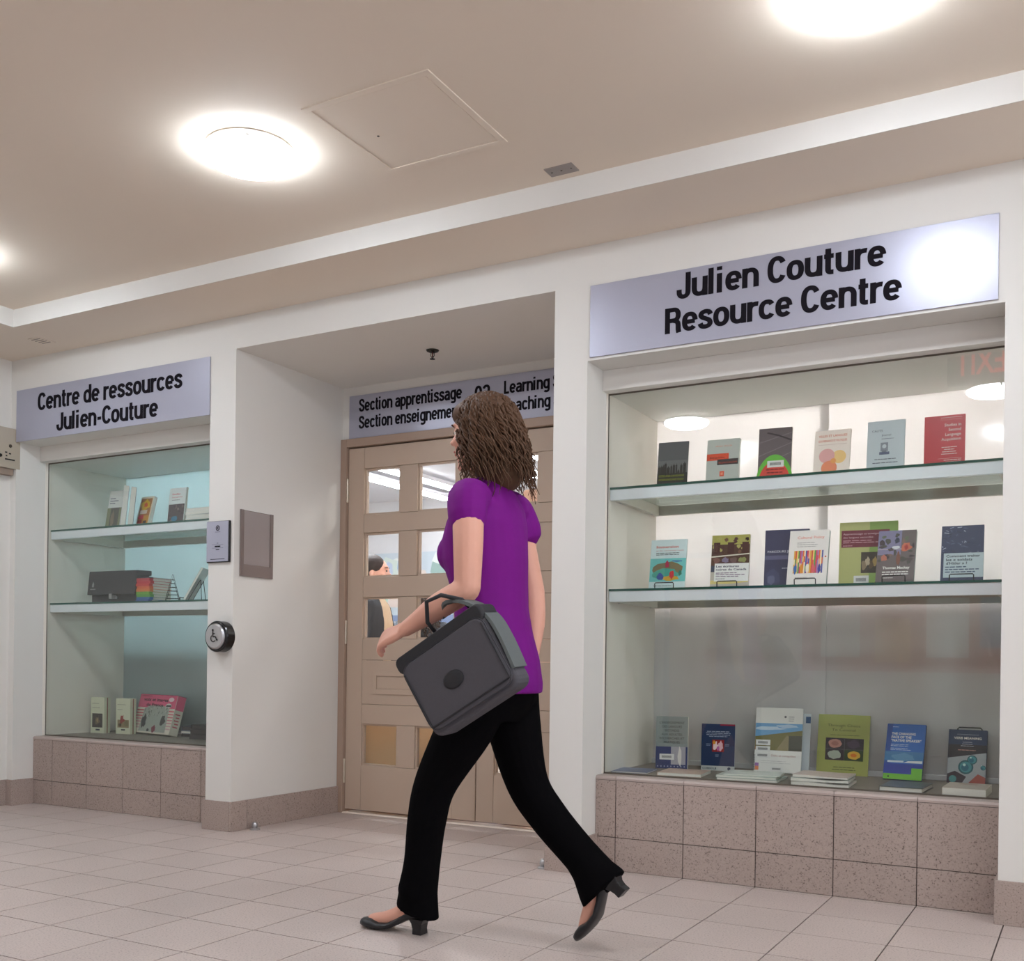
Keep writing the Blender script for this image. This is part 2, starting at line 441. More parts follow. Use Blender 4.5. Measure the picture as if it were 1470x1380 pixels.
# ---- room beyond the doors and cases
RW = mat('room_wall', (220, 219, 220), 0.7); RWC = mat('room_ceiling', (226, 224, 226), 0.8); RWF = mat('room_floor', (150, 132, 116), 0.6)
RX0, RX1, RY1, RZ = -5.6, 6.3, 6.2, 2.80
b = MB(); b.box(RX0, RX1, 0.93, RY1, -0.1, -0.001, RWF); o = b.build('floor_room'); tag(o, kind='structure')
b = MB(); b.box(RX0, RX1, 0.9, RY1, RZ, RZ + 0.1, RWC); o = b.build('ceiling_room'); tag(o, kind='structure')
b = MB(); b.box(RX0 - 0.1, RX0, 0.9, RY1, 0, RZ, RW); b.box(RX1, RX1 + 0.1, 0.9, RY1, 0, RZ, RW); b.box(RX0, RX1, RY1, RY1 + 0.1, 0, RZ, RW)
b.box(RX0, XL - 0.1, 0.8, 0.9, 0, RZ, RW); b.box(XL - 0.1, RX1, 0.9, 1.0, ZD, RZ, RW)
o = b.build('wall_room'); tag(o, kind='structure')

# ---- door frame and the two door leaves
b = MB()
b.box(XP1, XP1 + 0.042, 0.862, 0.965, 0, 2.184, FRAMEP); b.box(XM0 - 0.042, XM0, 0.862, 0.965, 0, 2.184, FRAMEP)
b.box(XP1 + 0.042, XM0 - 0.042, 0.862, 0.965, 2.136, 2.184, FRAMEP)
b.box(XP1 + 0.042, XM0 - 0.042, 0.925, 0.94, 2.118, 2.136, FRAMEP)
o = b.build('trim_3', bevel=0.003); tag(o, kind='structure')
b = MB(); b.loft([[(xx, y, z) for y, z in ((0.86, 0.0), (0.87, 0.006), (0.95, 0.006), (0.96, 0.0))] for xx in (XP1 + 0.042, XM0 - 0.042)], mat('threshold_light_paint', (240, 228, 214), 0.5))  # pale colour stands in for room light showing under the doors
o = b.build('trim_4'); tag(o, kind='structure')
ZB = [(0.283, 0.524), (1.015, 1.258), (1.375, 1.632), (1.737, 2.006)]
def door(n, xa, xb, cols, slot, hinge_x):
    e = empty('door_%d' % n, ((xa + xb) / 2, 0.885, 0.012)); tag(e, kind='structure')
    ox = (xa + xb) / 2; Z0, Z1 = 0.022 - 0.012, 2.13 - 0.012; s = 0.0009; Y0, Y1 = 0.0, 0.042
    def P(x0, x1, z0, z1, name, bev=0.0016, y0=Y0, y1=Y1, m=DOORP):
        q = MB(); q.box(x0 - ox + s, x1 - ox - s, y0, y1, z0 + s, z1 - s, m); return q.build(name, e, bevel=bev)
    P(xa, cols[0][0], Z0, Z1, 'stile'); P(cols[-1][1], xb, Z0, Z1, 'stile')
    zr = [(Z0, 0.271), (0.512, 0.626), (0.626, 0.882), (0.882, 1.003), (1.246, 1.363), (1.62, 1.725), (1.994, Z1)]
    for i, (z0, z1) in enumerate(zr): P(cols[0][0], cols[-1][1], z0, z1, 'panel' if i == 2 else 'rail', y0=0.0015 if i == 2 else 0.0)
    for z0, z1 in ZB:
        z0 -= 0.012; z1 -= 0.012
        P(cols[0][1], cols[1][0], z0, z1, 'mullion')
        for a, b_ in cols:
            q = MB(); bw = 0.010
            for (p, r, u, v) in ((a, a + bw, z0, z1), (b_ - bw, b_, z0, z1), (a + bw, b_ - bw, z0, z0 + bw), (a + bw, b_ - bw, z1 - bw, z1)):
                q.box(p - ox, r - ox, 0.012, 0.034, u, v, DOORP)
            q.build('glazing_bead', e)
            q = MB(); q.box(a + bw - ox, b_ - bw - ox, 0.020, 0.026, z0 + bw, z1 - bw, GLASS_D); q.build('pane', e)
    if slot:
        q = MB(); a, b_, z0, z1 = -1.056, -0.590, 0.686, 0.817; c1, c2, d0, d1 = -1.028, -0.618, 0.714, 0.791
        for (p, r, u, v) in ((a, c1, z0, z1), (c2, b_, z0, z1), (c1, c2, z0, d0), (c1, c2, d1, z1)): q.box(p - ox, r - ox, -0.006, 0.004, u, v, DOORP)
        sl = q.build('mail_slot', e, bevel=0.0015)
        q = MB(); q.box(c1 + 0.006 - ox, c2 - 0.006 - ox, 0.0, 0.0035, d0 + 0.004, d1 - 0.006, DOORP); q.build('flap', sl, bevel=0.001)
    for hz in (1.885, 1.056, 0.244):
        q = MB(); q.lathe([(0.0001, -0.071), (0.006, -0.070), (0.0075, -0.066)] + [(0.0075, -0.066 + 0.0264 * k + dz) for k in range(5) for dz in (0.001, 0.0254)] + [(0.0075, 0.066), (0.006, 0.070), (0.0001, 0.071)], mat('hinge_steel', (205, 196, 180), 0.35, metal=0.8), (hinge_x - ox, -0.008, hz - 0.012), n=14)
        q.box(hinge_x - ox - 0.004, hinge_x - ox + 0.004, -0.006, 0.006, hz - 0.012 - 0.066, hz - 0.012 + 0.066, MATS['hinge_steel'])
        q.build('hinge', e, smooth=False)
    return e
door(1, -1.248, -0.357, [(-1.134, -0.884), (-0.760, -0.508)], True, -1.250)
door(2, -0.352, 0.499, [(-0.243, 0.006), (0.128, 0.378)], False, 0.501)
for nm, xx in (('left', -0.372), ('right', -0.335)):
    q = MB(); q.lathe([(0.0001, 0), (0.004, 0), (0.004, 0.006), (0.0001, 0.006)], BLACK, (xx, 0.878, 0.075), 'y', 10)

# ---- display cases (built in behind the glass)
def case(n, xa, xb, label, back, stile):
    e = empty('display_case', ((xa + xb) / 2, 0.5, 0.406)); tag(e, label, 'display case', 'built-in glazed display cases')
    o_ = e.location
    def B(name, bx, m, bevel=0.0, par=None):
        q = MB()
        for t in bx: q.box(t[0] - o_.x, t[1] - o_.x, t[2] - o_.y, t[3] - o_.y, t[4] - o_.z, t[5] - o_.z, m)
        return q.build(name, par or e, bevel=bevel)
    B('header', [(xa, xb, 0.160, 0.826, 2.077, ZO)], WALL, 0.002)
    B('case_floor', [(xa, xb, 0.2325, 0.90, 0.393, 0.4085)], CASEFL)
    B('side_panel', [(xa, xa + 0.002, 0.2, 0.82, 0.4085, 2.077)], CASEIN); B('side_panel', [(xb - 0.002, xb, 0.2, 0.82, 0.4085, 2.077)], CASEIN)
    xm = stile
    B('back_panel', [(xa + 0.003, xm + 0.02, 0.808, 0.814, 0.4085, 2.077)], back)
    B('back_panel', [(xm - 0.02, xb - 0.003, 0.818, 0.824, 0.4085, 2.077)], back)
    B('bottom_track', [(xa + 0.002, xb - 0.002, 0.790, 0.806, 0.4085, 0.432)], mat('track_white', (206, 208, 210), 0.35, metal=0.2), 0.002)
    g = B('glass_pane', [(xa + 0.004, xb - 0.004, 0.222, 0.230, 0.4075, 2.073)], GLASS)
    B('seal', [(xa, xa + 0.006, 0.2185, 0.2215, 0.4065, 2.077), (xb - 0.006, xb, 0.2185, 0.2215, 0.4065, 2.077), (xa, xb, 0.2185, 0.2215, 0.4065, 0.413)], mat('glazing_seal', (92, 84, 74), 0.6))
    B('seal', [(xa, xb, 0.2185, 0.2215, 2.070, 2.077)], MATS['glazing_seal'])
    return e
case(1, XM1, XR0, 'wide glazed display case right of the doors, white back panel', FROST_R, 1.506)
case(2, XO0, XP0, 'glazed display case left of the doors, with teal back panel', FROST_L, -1.75)
def shelf(xa, xb, zt, label, grp):
    e = empty('display_shelf', ((xa + xb) / 2, 0.5, zt)); tag(e, label, 'shelf', grp)
    h = (xb - xa) / 2 - 0.004; y0, y1 = -0.262, 0.300
    q = MB(); q.box(-h, h, y0 + 0.004, y1, -0.009, 0.0, GLASS_SH); q.build('glass_top', e)
    q = MB(); q.box(-h, h, y0, y0 + 0.0035, -0.0095, 0.0002, DGREEN); q.build('glass_edge', e)
    q = MB(); q.box(-h, h, y0 + 0.003, y0 + 0.028, -0.056, -0.010, ALU); q.build('front_rail', e, bevel=0.001)
    q = MB(); q.box(-h, h, y1 - 0.030, y1 - 0.006, -0.056, -0.010, ALU_D); q.build('back_rail', e, bevel=0.001)
    for s_ in (-1, 1):
        q = MB(); xx = s_ * (h - 0.013); q.box(xx - 0.013, xx + 0.013, y0 + 0.029, y1 - 0.031, -0.056, -0.010, mat('case_rail_white', (206, 201, 190), 0.45)); q.build('side_rail', e, bevel=0.001)
        for yy in (y0 + 0.09, y1 - 0.09):
            q = MB(); q.lathe([(0.0001, 0), (0.006, 0), (0.0055, 0.003), (0.0001, 0.003)], STEEL, (xx, yy, -0.060), 'z', 10); q.build('screw', e)
    if xb > 0:
        for t in (-0.60, -0.18, 0.32):
            q = MB(); q.lathe([(0.001, 0), (0.030, 0), (0.034, 0.003), (0.034, 0.012), (0.001, 0.012)], STEEL, (t, y0 + 0.06, -0.0215), 'z', 20)
            q.build('glass_clamp', e, smooth=False)
    return e
G1 = 'glass shelves in the display cases'
shelf(XM1 + 0.002, XR0 - 0.002, 1.668, 'upper glass shelf in the right display case, under the red book', G1)
shelf(XM1 + 0.002, XR0 - 0.002, 1.219, 'lower glass shelf in the right display case, books on wire easels', G1)
shelf(XO0 + 0.002, XP0 - 0.002, 1.668, 'upper glass shelf in the left display case, under the white reports', G1)
shelf(XO0 + 0.002, XP0 - 0.002, 1.219, 'lower glass shelf in the left display case, under the black box', G1)


# condensed bold sans lettering for the signs, drawn as broad strokes (cap height 1)
def _arc(cx, cz, rx, rz, a0, a1, n=14, ex=2.35):
    out = []
    for i in range(n + 1):
        a = R(a0 + (a1 - a0) * i / n); c, s_ = math.cos(a), math.sin(a)
        out.append((cx + rx * abs(c) ** (2 / ex) * (1 if c >= 0 else -1), cz + rz * abs(s_) ** (2 / ex) * (1 if s_ >= 0 else -1)))
    return out
def _cr2(p): return [(a, b_) for a, b_ in cr([(x, z) for x, z in p], 5)]
_o = _arc(.30, .37, .21, .285, 0, 360, 36)
GLY = {
 'n': ([[(.09, 0), (.09, .74)], _arc(.30, .42, .21, .235, 180, 0) + [(.51, 0)]], .61),
 'm': ([[(.09, 0), (.09, .74)], _arc(.27, .42, .18, .235, 180, 0) + [(.45, 0)], _arc(.63, .42, .18, .235, 180, 0) + [(.81, 0)]], .91),
 'h': ([[(.09, 0), (.09, 1)], _arc(.30, .42, .21, .235, 180, 0) + [(.51, 0)]], .61),
 'u': ([[(.51, 0), (.51, .74)], [(.09, .74)] + _arc(.30, .32, .21, .235, 180, 360)], .61),
 'r': ([[(.09, 0), (.09, .74)], _arc(.33, .42, .24, .225, 180, 75)], .40),
 'i': ([[(.09, 0), (.09, .74)], [(.09, .86), (.09, 1.0)]], .29),
 'l': ([[(.09, 0), (.09, 1)]], .29),
 't': ([[(.16, .94), (.16, .19)] + _arc(.27, .19, .11, .115, 180, 270, 6)[1:] + [(.35, .075)], [(.02, .665), (.35, .665)]], .39),
 'e': ([[(.09, .365), (.50, .365)], _arc(.30, .37, .21, .285, 4, 318, 30)], .60),
 'c': ([_arc(.30, .37, .21, .285, 35, 325, 28)], .58), 'o': ([_o], .61),
 'd': ([_o, [(.51, 0), (.51, 1)]], .61), 'p': ([_o, [(.09, -.27), (.09, .74)]], .61),
 'g': ([_o, [(.51, .74), (.51, -.06)] + _arc(.30, -.06, .21, .14, 0, -150, 12)[1:]], .61),
 'a': ([[(.48, 0), (.48, .50)] + _arc(.29, .50, .19, .155, 0, 160, 12)[1:], _cr2([(.48, .42), (.30, .405), (.14, .35), (.09, .215), (.15, .10), (.27, .075), (.40, .13), (.48, .26)])], .59),
 's': ([_cr2([(.475, .53), (.42, .63), (.28, .665), (.145, .62), (.105, .53), (.16, .445), (.28, .385), (.42, .31), (.465, .20), (.41, .11), (.27, .075), (.13, .115), (.08, .22)])], .56),
 'C': ([_arc(.34, .5, .245, .415, 32, 328, 30)], .66), '0': ([_arc(.30, .5, .205, .415, 0, 360, 36)], .61),
 'J': ([[(.43, 1.0), (.43, .30)] + _arc(.255, .28, .175, .205, 0, -180, 14)[1:] + [(.08, .36)]], .55),
 'R': ([[(.10, 0), (.10, 1)], [(.10, .915), (.34, .915)] + _arc(.34, .705, .19, .21, 90, -90, 14) + [(.10, .495)], _cr2([(.36, .48), (.47, .44), (.525, .34), (.535, .14), (.56, 0)])], .66),
 'S': ([_cr2([(.535, .70), (.48, .86), (.31, .925), (.145, .87), (.095, .74), (.16, .61), (.32, .51), (.49, .40), (.54, .26), (.47, .12), (.31, .075), (.135, .13), (.075, .30)])], .64),
 'L': ([[(.10, 1), (.10, 0)], [(.10, .075), (.50, .075)]], .53), 'T': ([[(.02, .925), (.54, .925)], [(.28, .925), (.28, 0)]], .56),
 '2': ([_arc(.30, .70, .20, .215, 168, -25, 14) + [(.30, .33), (.14, .16), (.10, .06)], [(.06, .075), (.52, .075)]], .60),
 '-': ([[(.05, .36), (.32, .36)]], .37), ' ': ([], .25)}
def sign_text(q, st, x0, x1, zb, cap, y, m, thick, hw=(.100, .084)):
    adv = 0; ns = 0; tot = sum(GLY[c][1] + .035 for c in st) - .05; kx = (x1 - x0) / tot; k = q.mi(m)
    for ch in st:
        for P in GLY[ch][0]:
            closed = math.hypot(P[0][0] - P[-1][0], P[0][1] - P[-1][1]) < 1e-6
            L2 = []; R2 = []
            for i, (x, z) in enumerate(P):
                a = P[i - 1] if i > 0 else (P[-2] if closed else P[0]); b_ = P[i + 1] if i < len(P) - 1 else (P[1] if closed else P[-1])
                d1 = (x - a[0], z - a[1]); d2 = (b_[0] - x, b_[1] - z); l1 = math.hypot(*d1) or 1; l2 = math.hypot(*d2) or 1
                dx = (d1[0] / l1 if l1 != 1 or d1 != (0, 0) else 0) + d2[0] / l2; dz = (d1[1] / l1) + d2[1] / l2
                l = math.hypot(dx, dz) or 1; nx, nz = -dz / l * hw[0], dx / l * hw[1]
                L2.append((x + nx, z + nz)); R2.append((x - nx, z - nz))
            n = len(q.v); N = len(P); ns += 1; yo = (ns % 4) * 0.00012
            tr = lambda p, yy: (x0 + (adv + p[0]) * kx, yy, zb + p[1] * cap)
            for a, b_ in zip(L2, R2): q.v += [tr(a, y - yo), tr(b_, y - yo), tr(b_, y + thick), tr(a, y + thick)]
            for i in range(N - 1):
                a = n + 4 * i
                for j in range(4): q.f.append((a + j, a + (j + 1) % 4, a + 4 + (j + 1) % 4, a + 4 + j)); q.m.append(k)
            if not closed:
                q.f.append((n, n + 1, n + 2, n + 3)); q.m.append(k); e_ = n + 4 * (N - 1); q.f.append((e_ + 3, e_ + 2, e_ + 1, e_)); q.m.append(k)
        adv += GLY[ch][1] + .035
# ---- signs
LET = mat('sign_lettering', (24, 21, 27), 0.8, spec=0.1)
def sign(x0, x1, z0, z1, y, lines, label, th=0.006):
    e = empty('sign', ((x0 + x1) / 2, y, (z0 + z1) / 2)); tag(e, label, 'sign', 'silver signs with black lettering')
    q = MB(); w2, h2 = (x1 - x0) / 2, (z1 - z0) / 2
    q.box(-w2, w2, 0, th, -h2, h2, SIGN); q.build('plate', e, bevel=0.001)
    for st, tx0, tx1, zb, cap in lines:
        q = MB(); sign_text(q, st, tx0 - e.location.x, tx1 - e.location.x, zb - e.location.z, cap, -0.0012, LET, 0.0011)
        q.build('lettering', e)
    return e
sign(0.7125, 2.278, 2.178, 2.480, -0.0075, [('Julien Couture', 1.098, 1.900, 2.362, 0.103), ('Resource Centre', 1.048, 1.956, 2.228, 0.103)], 'silver sign with two lines of large English lettering, above the right display case')
sign(-3.036, -1.469, 2.164, 2.469, -0.0075, [('Centre de ressources', -2.840, -1.669, 2.330, 0.103), ('Julien-Couture', -2.671, -1.849, 2.195, 0.103)], 'silver sign with two lines of French lettering, above the left display case')
sign(-1.240, 0.53, 2.186, 2.435, 0.872, [('Section apprentissage', -1.168, -0.467, 2.338, 0.073), ('Section enseignement', -1.168, -0.467, 2.239, 0.073), ('02', -0.384, -0.288, 2.312, 0.084),
     ('Learning Section', -0.200, 0.335, 2.332, 0.070), ('Teaching Section', -0.200, 0.335, 2.234, 0.070)], 'silver sign over the double doors, numbered 02 between two lines each side')

# ---- small plaque, document holder, push button, wall box, stops
e = empty('plaque', (-1.3905, -0.012, 1.497)); tag(e, 'small dark-edged silver room plaque on the pillar, above the push button', 'plaque')
q = MB(); q.box(-0.0785, 0.0785, 0, 0.011, -0.107, 0.107, BLACK); q.build('backing', e, bevel=0.001)
q = MB(); q.box(-0.0785, 0.0725, -0.003, 0.0, -0.103, 0.105, SIGN); q.build('plate', e, bevel=0.0005)
q = MB(); y = -0.0036
q.disc(0.0, 0.070, 0.014, y, LET, 20); q.disc(0.0, 0.070, 0.009, y - 0.0003, SIGN, 16); q.disc(0, 0.070, 0.0055, y - 0.0006, LET, 12)
q.rect(-0.018, 0.018, 0.049, 0.0505, y, LET); q.rect(-0.040, 0.040, -0.0165, -0.0155, y, LET); q.rect(-0.040, 0.040, -0.0335, -0.0325, y, LET)
q.text('02', 0, -0.012, 0.010, y, LET, align='c'); q.text('FSS-ILOB', 0, -0.029, 0.010, y, LET, align='c') if 0 else q.rect(-0.020, 0.020, -0.0285, -0.0215, y, LET)
q.rect(-0.012, 0.012, -0.044, -0.040, y, LET); q.rect(-0.050, 0.050, -0.0925, -0.0895, y, LET)
q.build('emblem_print', e)
e = empty('document_holder', (XP1 + 0.001, 0.162, 1.494)); tag(e, 'empty grey translucent document holder on the side wall of the door recess', 'document holder')
q = MB(); q.box(0, 0.003, -0.122, 0.122, -0.173, 0.173, mat('holder_grey', (140, 128, 124), 0.25)); q.build('back_plate', e, bevel=0.001)
q = MB()
for (a, b_, u, v) in ((-0.122, -0.100, -0.173, 0.173), (0.100, 0.122, -0.173, 0.173), (-0.100, 0.100, -0.173, -0.110)): q.box(0.003, 0.010, a, b_, u, v, mat('holder_smoke', (124, 111, 107), 0.25))
q.build('pocket_frame', e, bevel=0.001)
q = MB(); q.box(0.0035, 0.005, -0.099, 0.099, -0.109, 0.169, mat('holder_sheet', (150, 140, 138), 0.3)); q.build('insert', e)

e = empty('door_push_button', (-1.353, -0.001, 1.004)); tag(e, 'round black and steel push button with wheelchair symbol, on the left pillar', 'push button')
q = MB(); q.lathe([(0.001, 0.0), (0.080, 0.0), (0.080, -0.050), (0.075, -0.056), (0.066, -0.056), (0.001, -0.056)], BLACKG, (0, 0, 0), 'y', 40); q.build('housing', e, smooth=False, bevel=0.001)
q = MB(); q.lathe([(0.001, -0.0562), (0.066, -0.0562), (0.066, -0.062), (0.058, -0.070), (0.001, -0.071)], STEEL, (0, 0, 0), 'y', 40); face = q.build('button_face', e)
q = MB(); y = -0.0725
q.disc(-0.006, 0.032, 0.0065, y, BLACK, 14)
def stroke(q, pts, r, y, m):
    for (a, b_) in zip(pts[:-1], pts[1:]):
        dx, dz = b_[0] - a[0], b_[1] - a[1]; L = math.hypot(dx, dz) or 1; nx, nz = -dz / L * r, dx / L * r
        q.poly([(a[0] + nx, y, a[1] + nz), (a[0] - nx, y, a[1] - nz), (b_[0] - nx, y, b_[1] - nz), (b_[0] + nx, y, b_[1] + nz)][::1], m)
stroke(q, [(-0.006, 0.026), (-0.004, -0.002), (0.014, -0.002), (0.022, -0.020), (0.028, -0.017)], 0.0034, y, BLACK)
stroke(q, [(-0.005, 0.014), (0.010, 0.014)], 0.0025, y, BLACK)
stroke(q, [(-0.002 + 0.0175 * math.cos(R(a)), -0.010 + 0.0175 * math.sin(R(a))) for a in range(125, 345, 20)], 0.0028, y, BLACK)
q.build('wheelchair_symbol', face)

e = empty('wall_box', (XL, -0.19, 2.125)); tag(e, 'beige surface-mounted alarm box on the left wall, beside the left sign', 'alarm box')
q = MB(); q.box(0.0, 0.052, -0.22, 0.217, -0.122, 0.117, mat('box_beige', (178, 168, 152), 0.4)); q.build('housing', e, bevel=0.004)
q = MB(); q.box(0.0, 0.040, -0.20, 0.180, -0.160, -0.123, mat('box_beige2', (150, 132, 118), 0.5)); q.build('conduit_base', e, bevel=0.002)
q = MB(); q.lathe([(0.001, 0), (0.011, 0), (0.009, 0.006), (0.001, 0.006)], BLACKG, (0.052, 0.085, -0.055), 'x', 16); q.build('key_switch', e)
q = MB(); q.lathe([(0.001, 0), (0.012, 0), (0.010, 0.004), (0.001, 0.004)], mat('dark_bronze', (70, 62, 52), 0.4), (0.052, 0.150, 0.010), 'x', 5); q.build('indicator', e)
q = MB()
for k, (a, b_, z) in enumerate(((0.115, 0.13, -0.035), (0.14, 0.155, -0.04), (0.12, 0.13, -0.055), (0.115, 0.18, -0.075))): q.poly([(0.0526, a, z), (0.0526, b_, z), (0.0526, b_, z + 0.008), (0.0526, a, z + 0.008)], BLACK)
q.build('print', e)
for nm, xx, yy in (('beside the left pillar', -1.235, 0.12), ('beside the middle pillar', 0.512, 0.02)):
    e = empty('door_stop', (xx, yy, 0.0)); tag(e, 'small metal door stop on the floor ' + nm, 'door stop', 'floor door stops')
    q = MB(); q.lathe([(0.001, 0), (0.026, 0), (0.026, 0.005), (0.02, 0.010), (0.001, 0.011)], STEEL, n=20); q.build('base', e)
    q = MB(); q.lathe([(0.001, 0.008), (0.014, 0.010), (0.018, 0.022), (0.014, 0.036), (0.006, 0.042), (0.001, 0.043)], STEEL, n=18); q.build('dome', e, smooth=True)

# ---- ceiling: lamps, hatch, plates, sprinkler, exit sign
def lamp(x, y, label, z=ZC, r=0.166):
    e = empty('ceiling_lamp', (x, y, z)); tag(e, label, 'ceiling lamp', 'round domed ceiling lamps')
    q = MB(); q.lathe([(0.001, -0.001), (r * 0.93, -0.001), (r * 0.98, -0.008), (r * .985, -0.017), (0.001, -0.017)], mat('lamp_base', (225, 225, 225), 0.4), n=48); q.build('base_ring', e)
    q = MB(); pr = [(r * 0.96, -0.0172), (r * .995, -0.020), (r, -0.025)] + [(r * math.cos(R(t)) ** 0.62, -0.025 - 0.038 * math.sin(R(t))) for t in (12, 25, 40, 55, 68, 80)] + [(0.002, -0.0632)]
    q.lathe(pr, LAMPE, n=48); q.build('diffuser', e, smooth=True)
    for a in (100, 220, 340):
        q = MB(); q.box(-0.006, 0.006, r - 0.004, r + 0.004, -0.034, -0.012, MATS['lamp_base'], Matrix.Rotation(R(a), 4, 'Z')); q.build('clip', e)
lamp(-0.128, -1.150, 'round domed ceiling lamp left of the square hatch')
lamp(2.010, -1.080, 'round domed ceiling lamp cut by the top edge, above the right sign')
lamp(-2.03, -1.10, 'round domed ceiling lamp beyond the left edge, only its glow showing')
lamp(4.15, -1.10, 'round domed ceiling lamp right of the view, near the wall')
for k, x in enumerate((-2.20, -0.128, 1.99, 4.15)):
    lamp(x, -3.09, 'round domed lamp over the viewer, %s' % ('at the left wall', 'mirrored at upper left of the right case', 'mirrored at upper right of the right case', 'at the right')[k])

e = empty('ceiling_hatch', (0.478, -1.024, ZC)); tag(e, 'square flush access hatch in the raised ceiling', 'hatch')
q = MB(); a, b_ = 0.257, 0.232
for (x0, x1, y0, y1) in ((-a, a, -a, -b_), (-a, a, b_, a), (-a, -b_, -b_, b_), (b_, a, -b_, b_)): q.box(x0, x1, y0, y1, -0.004, 0.002, CEIL)
q.build('frame', e, bevel=0.0015)
q = MB(); b_ -= 0.003; q.box(-b_, b_, -b_, b_, -0.002, 0.002, CEIL); q.build('door_panel', e, bevel=0.001)
q = MB(); q.lathe([(0.001, 0), (0.005, 0), (0.004, -0.002), (0.001, -0.002)], mat('screw_dark', (90, 82, 76), 0.4), (-0.13, 0.01, -0.002), n=10); q.build('latch', e)
e = empty('ceiling_plate', (0.810, -0.488, ZC)); tag(e, 'small grey rectangular cover plate on the raised ceiling, right of the hatch', 'cover plate')
q = MB(); q.box(-0.058, 0.058, -0.034, 0.034, -0.004, 0, mat('plate_grey', (150, 142, 138), 0.4, metal=0.3)); q.build('plate', e, bevel=0.001)
for xx in (-0.04, 0.0, 0.04):
    q = MB(); q.lathe([(0.0005, -0.004), (0.004, -0.004), (0.003, -0.006), (0.0005, -0.006)], MATS['screw_dark'], (xx, 0, 0), n=10); q.build('screw', e)
e = empty('ceiling_vent', (-2.568, -0.19, ZS)); tag(e, 'small faint painted vent plate on the lower ceiling, far left', 'vent')
q = MB(); q.box(-0.045, 0.045, -0.055, 0.055, -0.004, 0, CEIL); q.build('plate', e, bevel=0.001)
for k in range(4):
    q = MB(); q.box(-0.034, 0.034, -0.04 + k * 0.022, -0.034 + k * 0.022, -0.006, -0.004, mat('vent_slat', (150, 140, 130), 0.5)); q.build('slat', e)
e = empty('sprinkler', (-0.401, 0.478, ZD)); tag(e, 'ceiling sprinkler head in the door recess, above the doors', 'sprinkler')
q = MB(); q.lathe([(0.001, 0.0), (0.034, 0.0), (0.030, -0.006), (0.014, -0.012), (0.001, -0.012)], mat('dark_chrome', (58, 58, 54), 0.25, metal=0.8), n=24); q.build('escutcheon', e)
q = MB()
for s_ in (-1, 1): q.tube([(s_ * 0.009, 0, -0.011), (s_ * 0.011, 0, -0.028), (0, 0, -0.043)], 0.002, MATS['dark_chrome'])
q.build('frame', e)
q = MB(); q.lathe([(0.0005, -0.012), (0.0032, -0.013), (0.0032, -0.036), (0.0005, -0.037)], mat('red_bulb', (90, 20, 14), 0.2), n=10); q.build('bulb', e)
q = MB(); q.lathe([(0.001, -0.043), (0.014, -0.044), (0.014, -0.046), (0.001, -0.047)], MATS['dark_chrome'], n=16); q.build('deflector', e)
e = empty('exit_sign', (2.03, -1.72, 2.66)); tag(e, 'hanging red EXIT sign, seen only as its reflection in the right case', 'exit sign')
q = MB(); q.box(-0.165, 0.165, -0.025, 0.025, -0.22, 0.0, mat('exit_box', (60, 58, 56), 0.5)); q.box(-0.02, 0.02, -0.02, 0.02, 0, ZC - 2.66, MATS['exit_box']); q.build('housing', e, bevel=0.003)
q = MB(); q.text('EXIT', 0, -0.175, 0.185, 0.0, mat('exit_red', (190, 30, 20), 0.4, emit=(230, 40, 20), es=2.6), width=0.25, align='c', off=0.02)
q.v = [(-a, 0.0262, z) for a, y, z in q.v]; q.f = [f_[::1] for f_ in q.f]; q.build('lettering', e)

# ---- far side of the hall, mirrored in the glass of the cases
e = empty('notice_board', (0.95, YB + 0.01, 1.30)); tag(e, 'red and orange notice board on the far wall behind the viewer', 'notice board')
q = MB(); q.box(-1.1, 1.1, 0, 0.02, -0.45, 0.45, ink((200, 66, 52))); q.build('board', e, bevel=0.003)
q = MB()
for k, (a, b_, u, v, cc) in enumerate(((-0.9, -0.5, -0.3, 0.2, (240, 240, 236)), (-0.35, 0.0, -0.35, 0.1, (240, 170, 90)), (0.15, 0.55, -0.3, 0.3, (236, 236, 240)), (0.65, 1.0, -0.2, 0.3, (90, 130, 190)))): q.box(a, b_, 0.0202, 0.023, u, v, ink(cc))
q.build('pinned_sheet', e)
e = empty('far_doorway', (-1.15, YB + 0.005, 0)); tag(e, 'orange painted door on the far wall behind the viewer', 'door')
q = MB(); q.box(-0.5, 0.5, 0, 0.03, 0, 2.1, mat('orange_door', (190, 132, 92), 0.5)); q.build('panel', e, bevel=0.003)
q = MB(); q.box(-0.56, -0.5, 0, 0.05, 0, 2.16, mat('far_frame', (120, 126, 140), 0.5)); q.box(0.5, 0.56, 0, 0.05, 0, 2.16, MATS['far_frame']); q.box(-0.5, 0.5, 0, 0.05, 2.1, 2.16, MATS['far_frame']); q.build('frame', e)
q = MB(); q.lathe([(0.001, 0.03), (0.012, 0.03), (0.012, 0.07), (0.028, 0.08), (0.026, 0.10), (0.001, 0.105)], STEEL, (0.42, 0, 1.0), 'y', 16); q.build('knob', e)

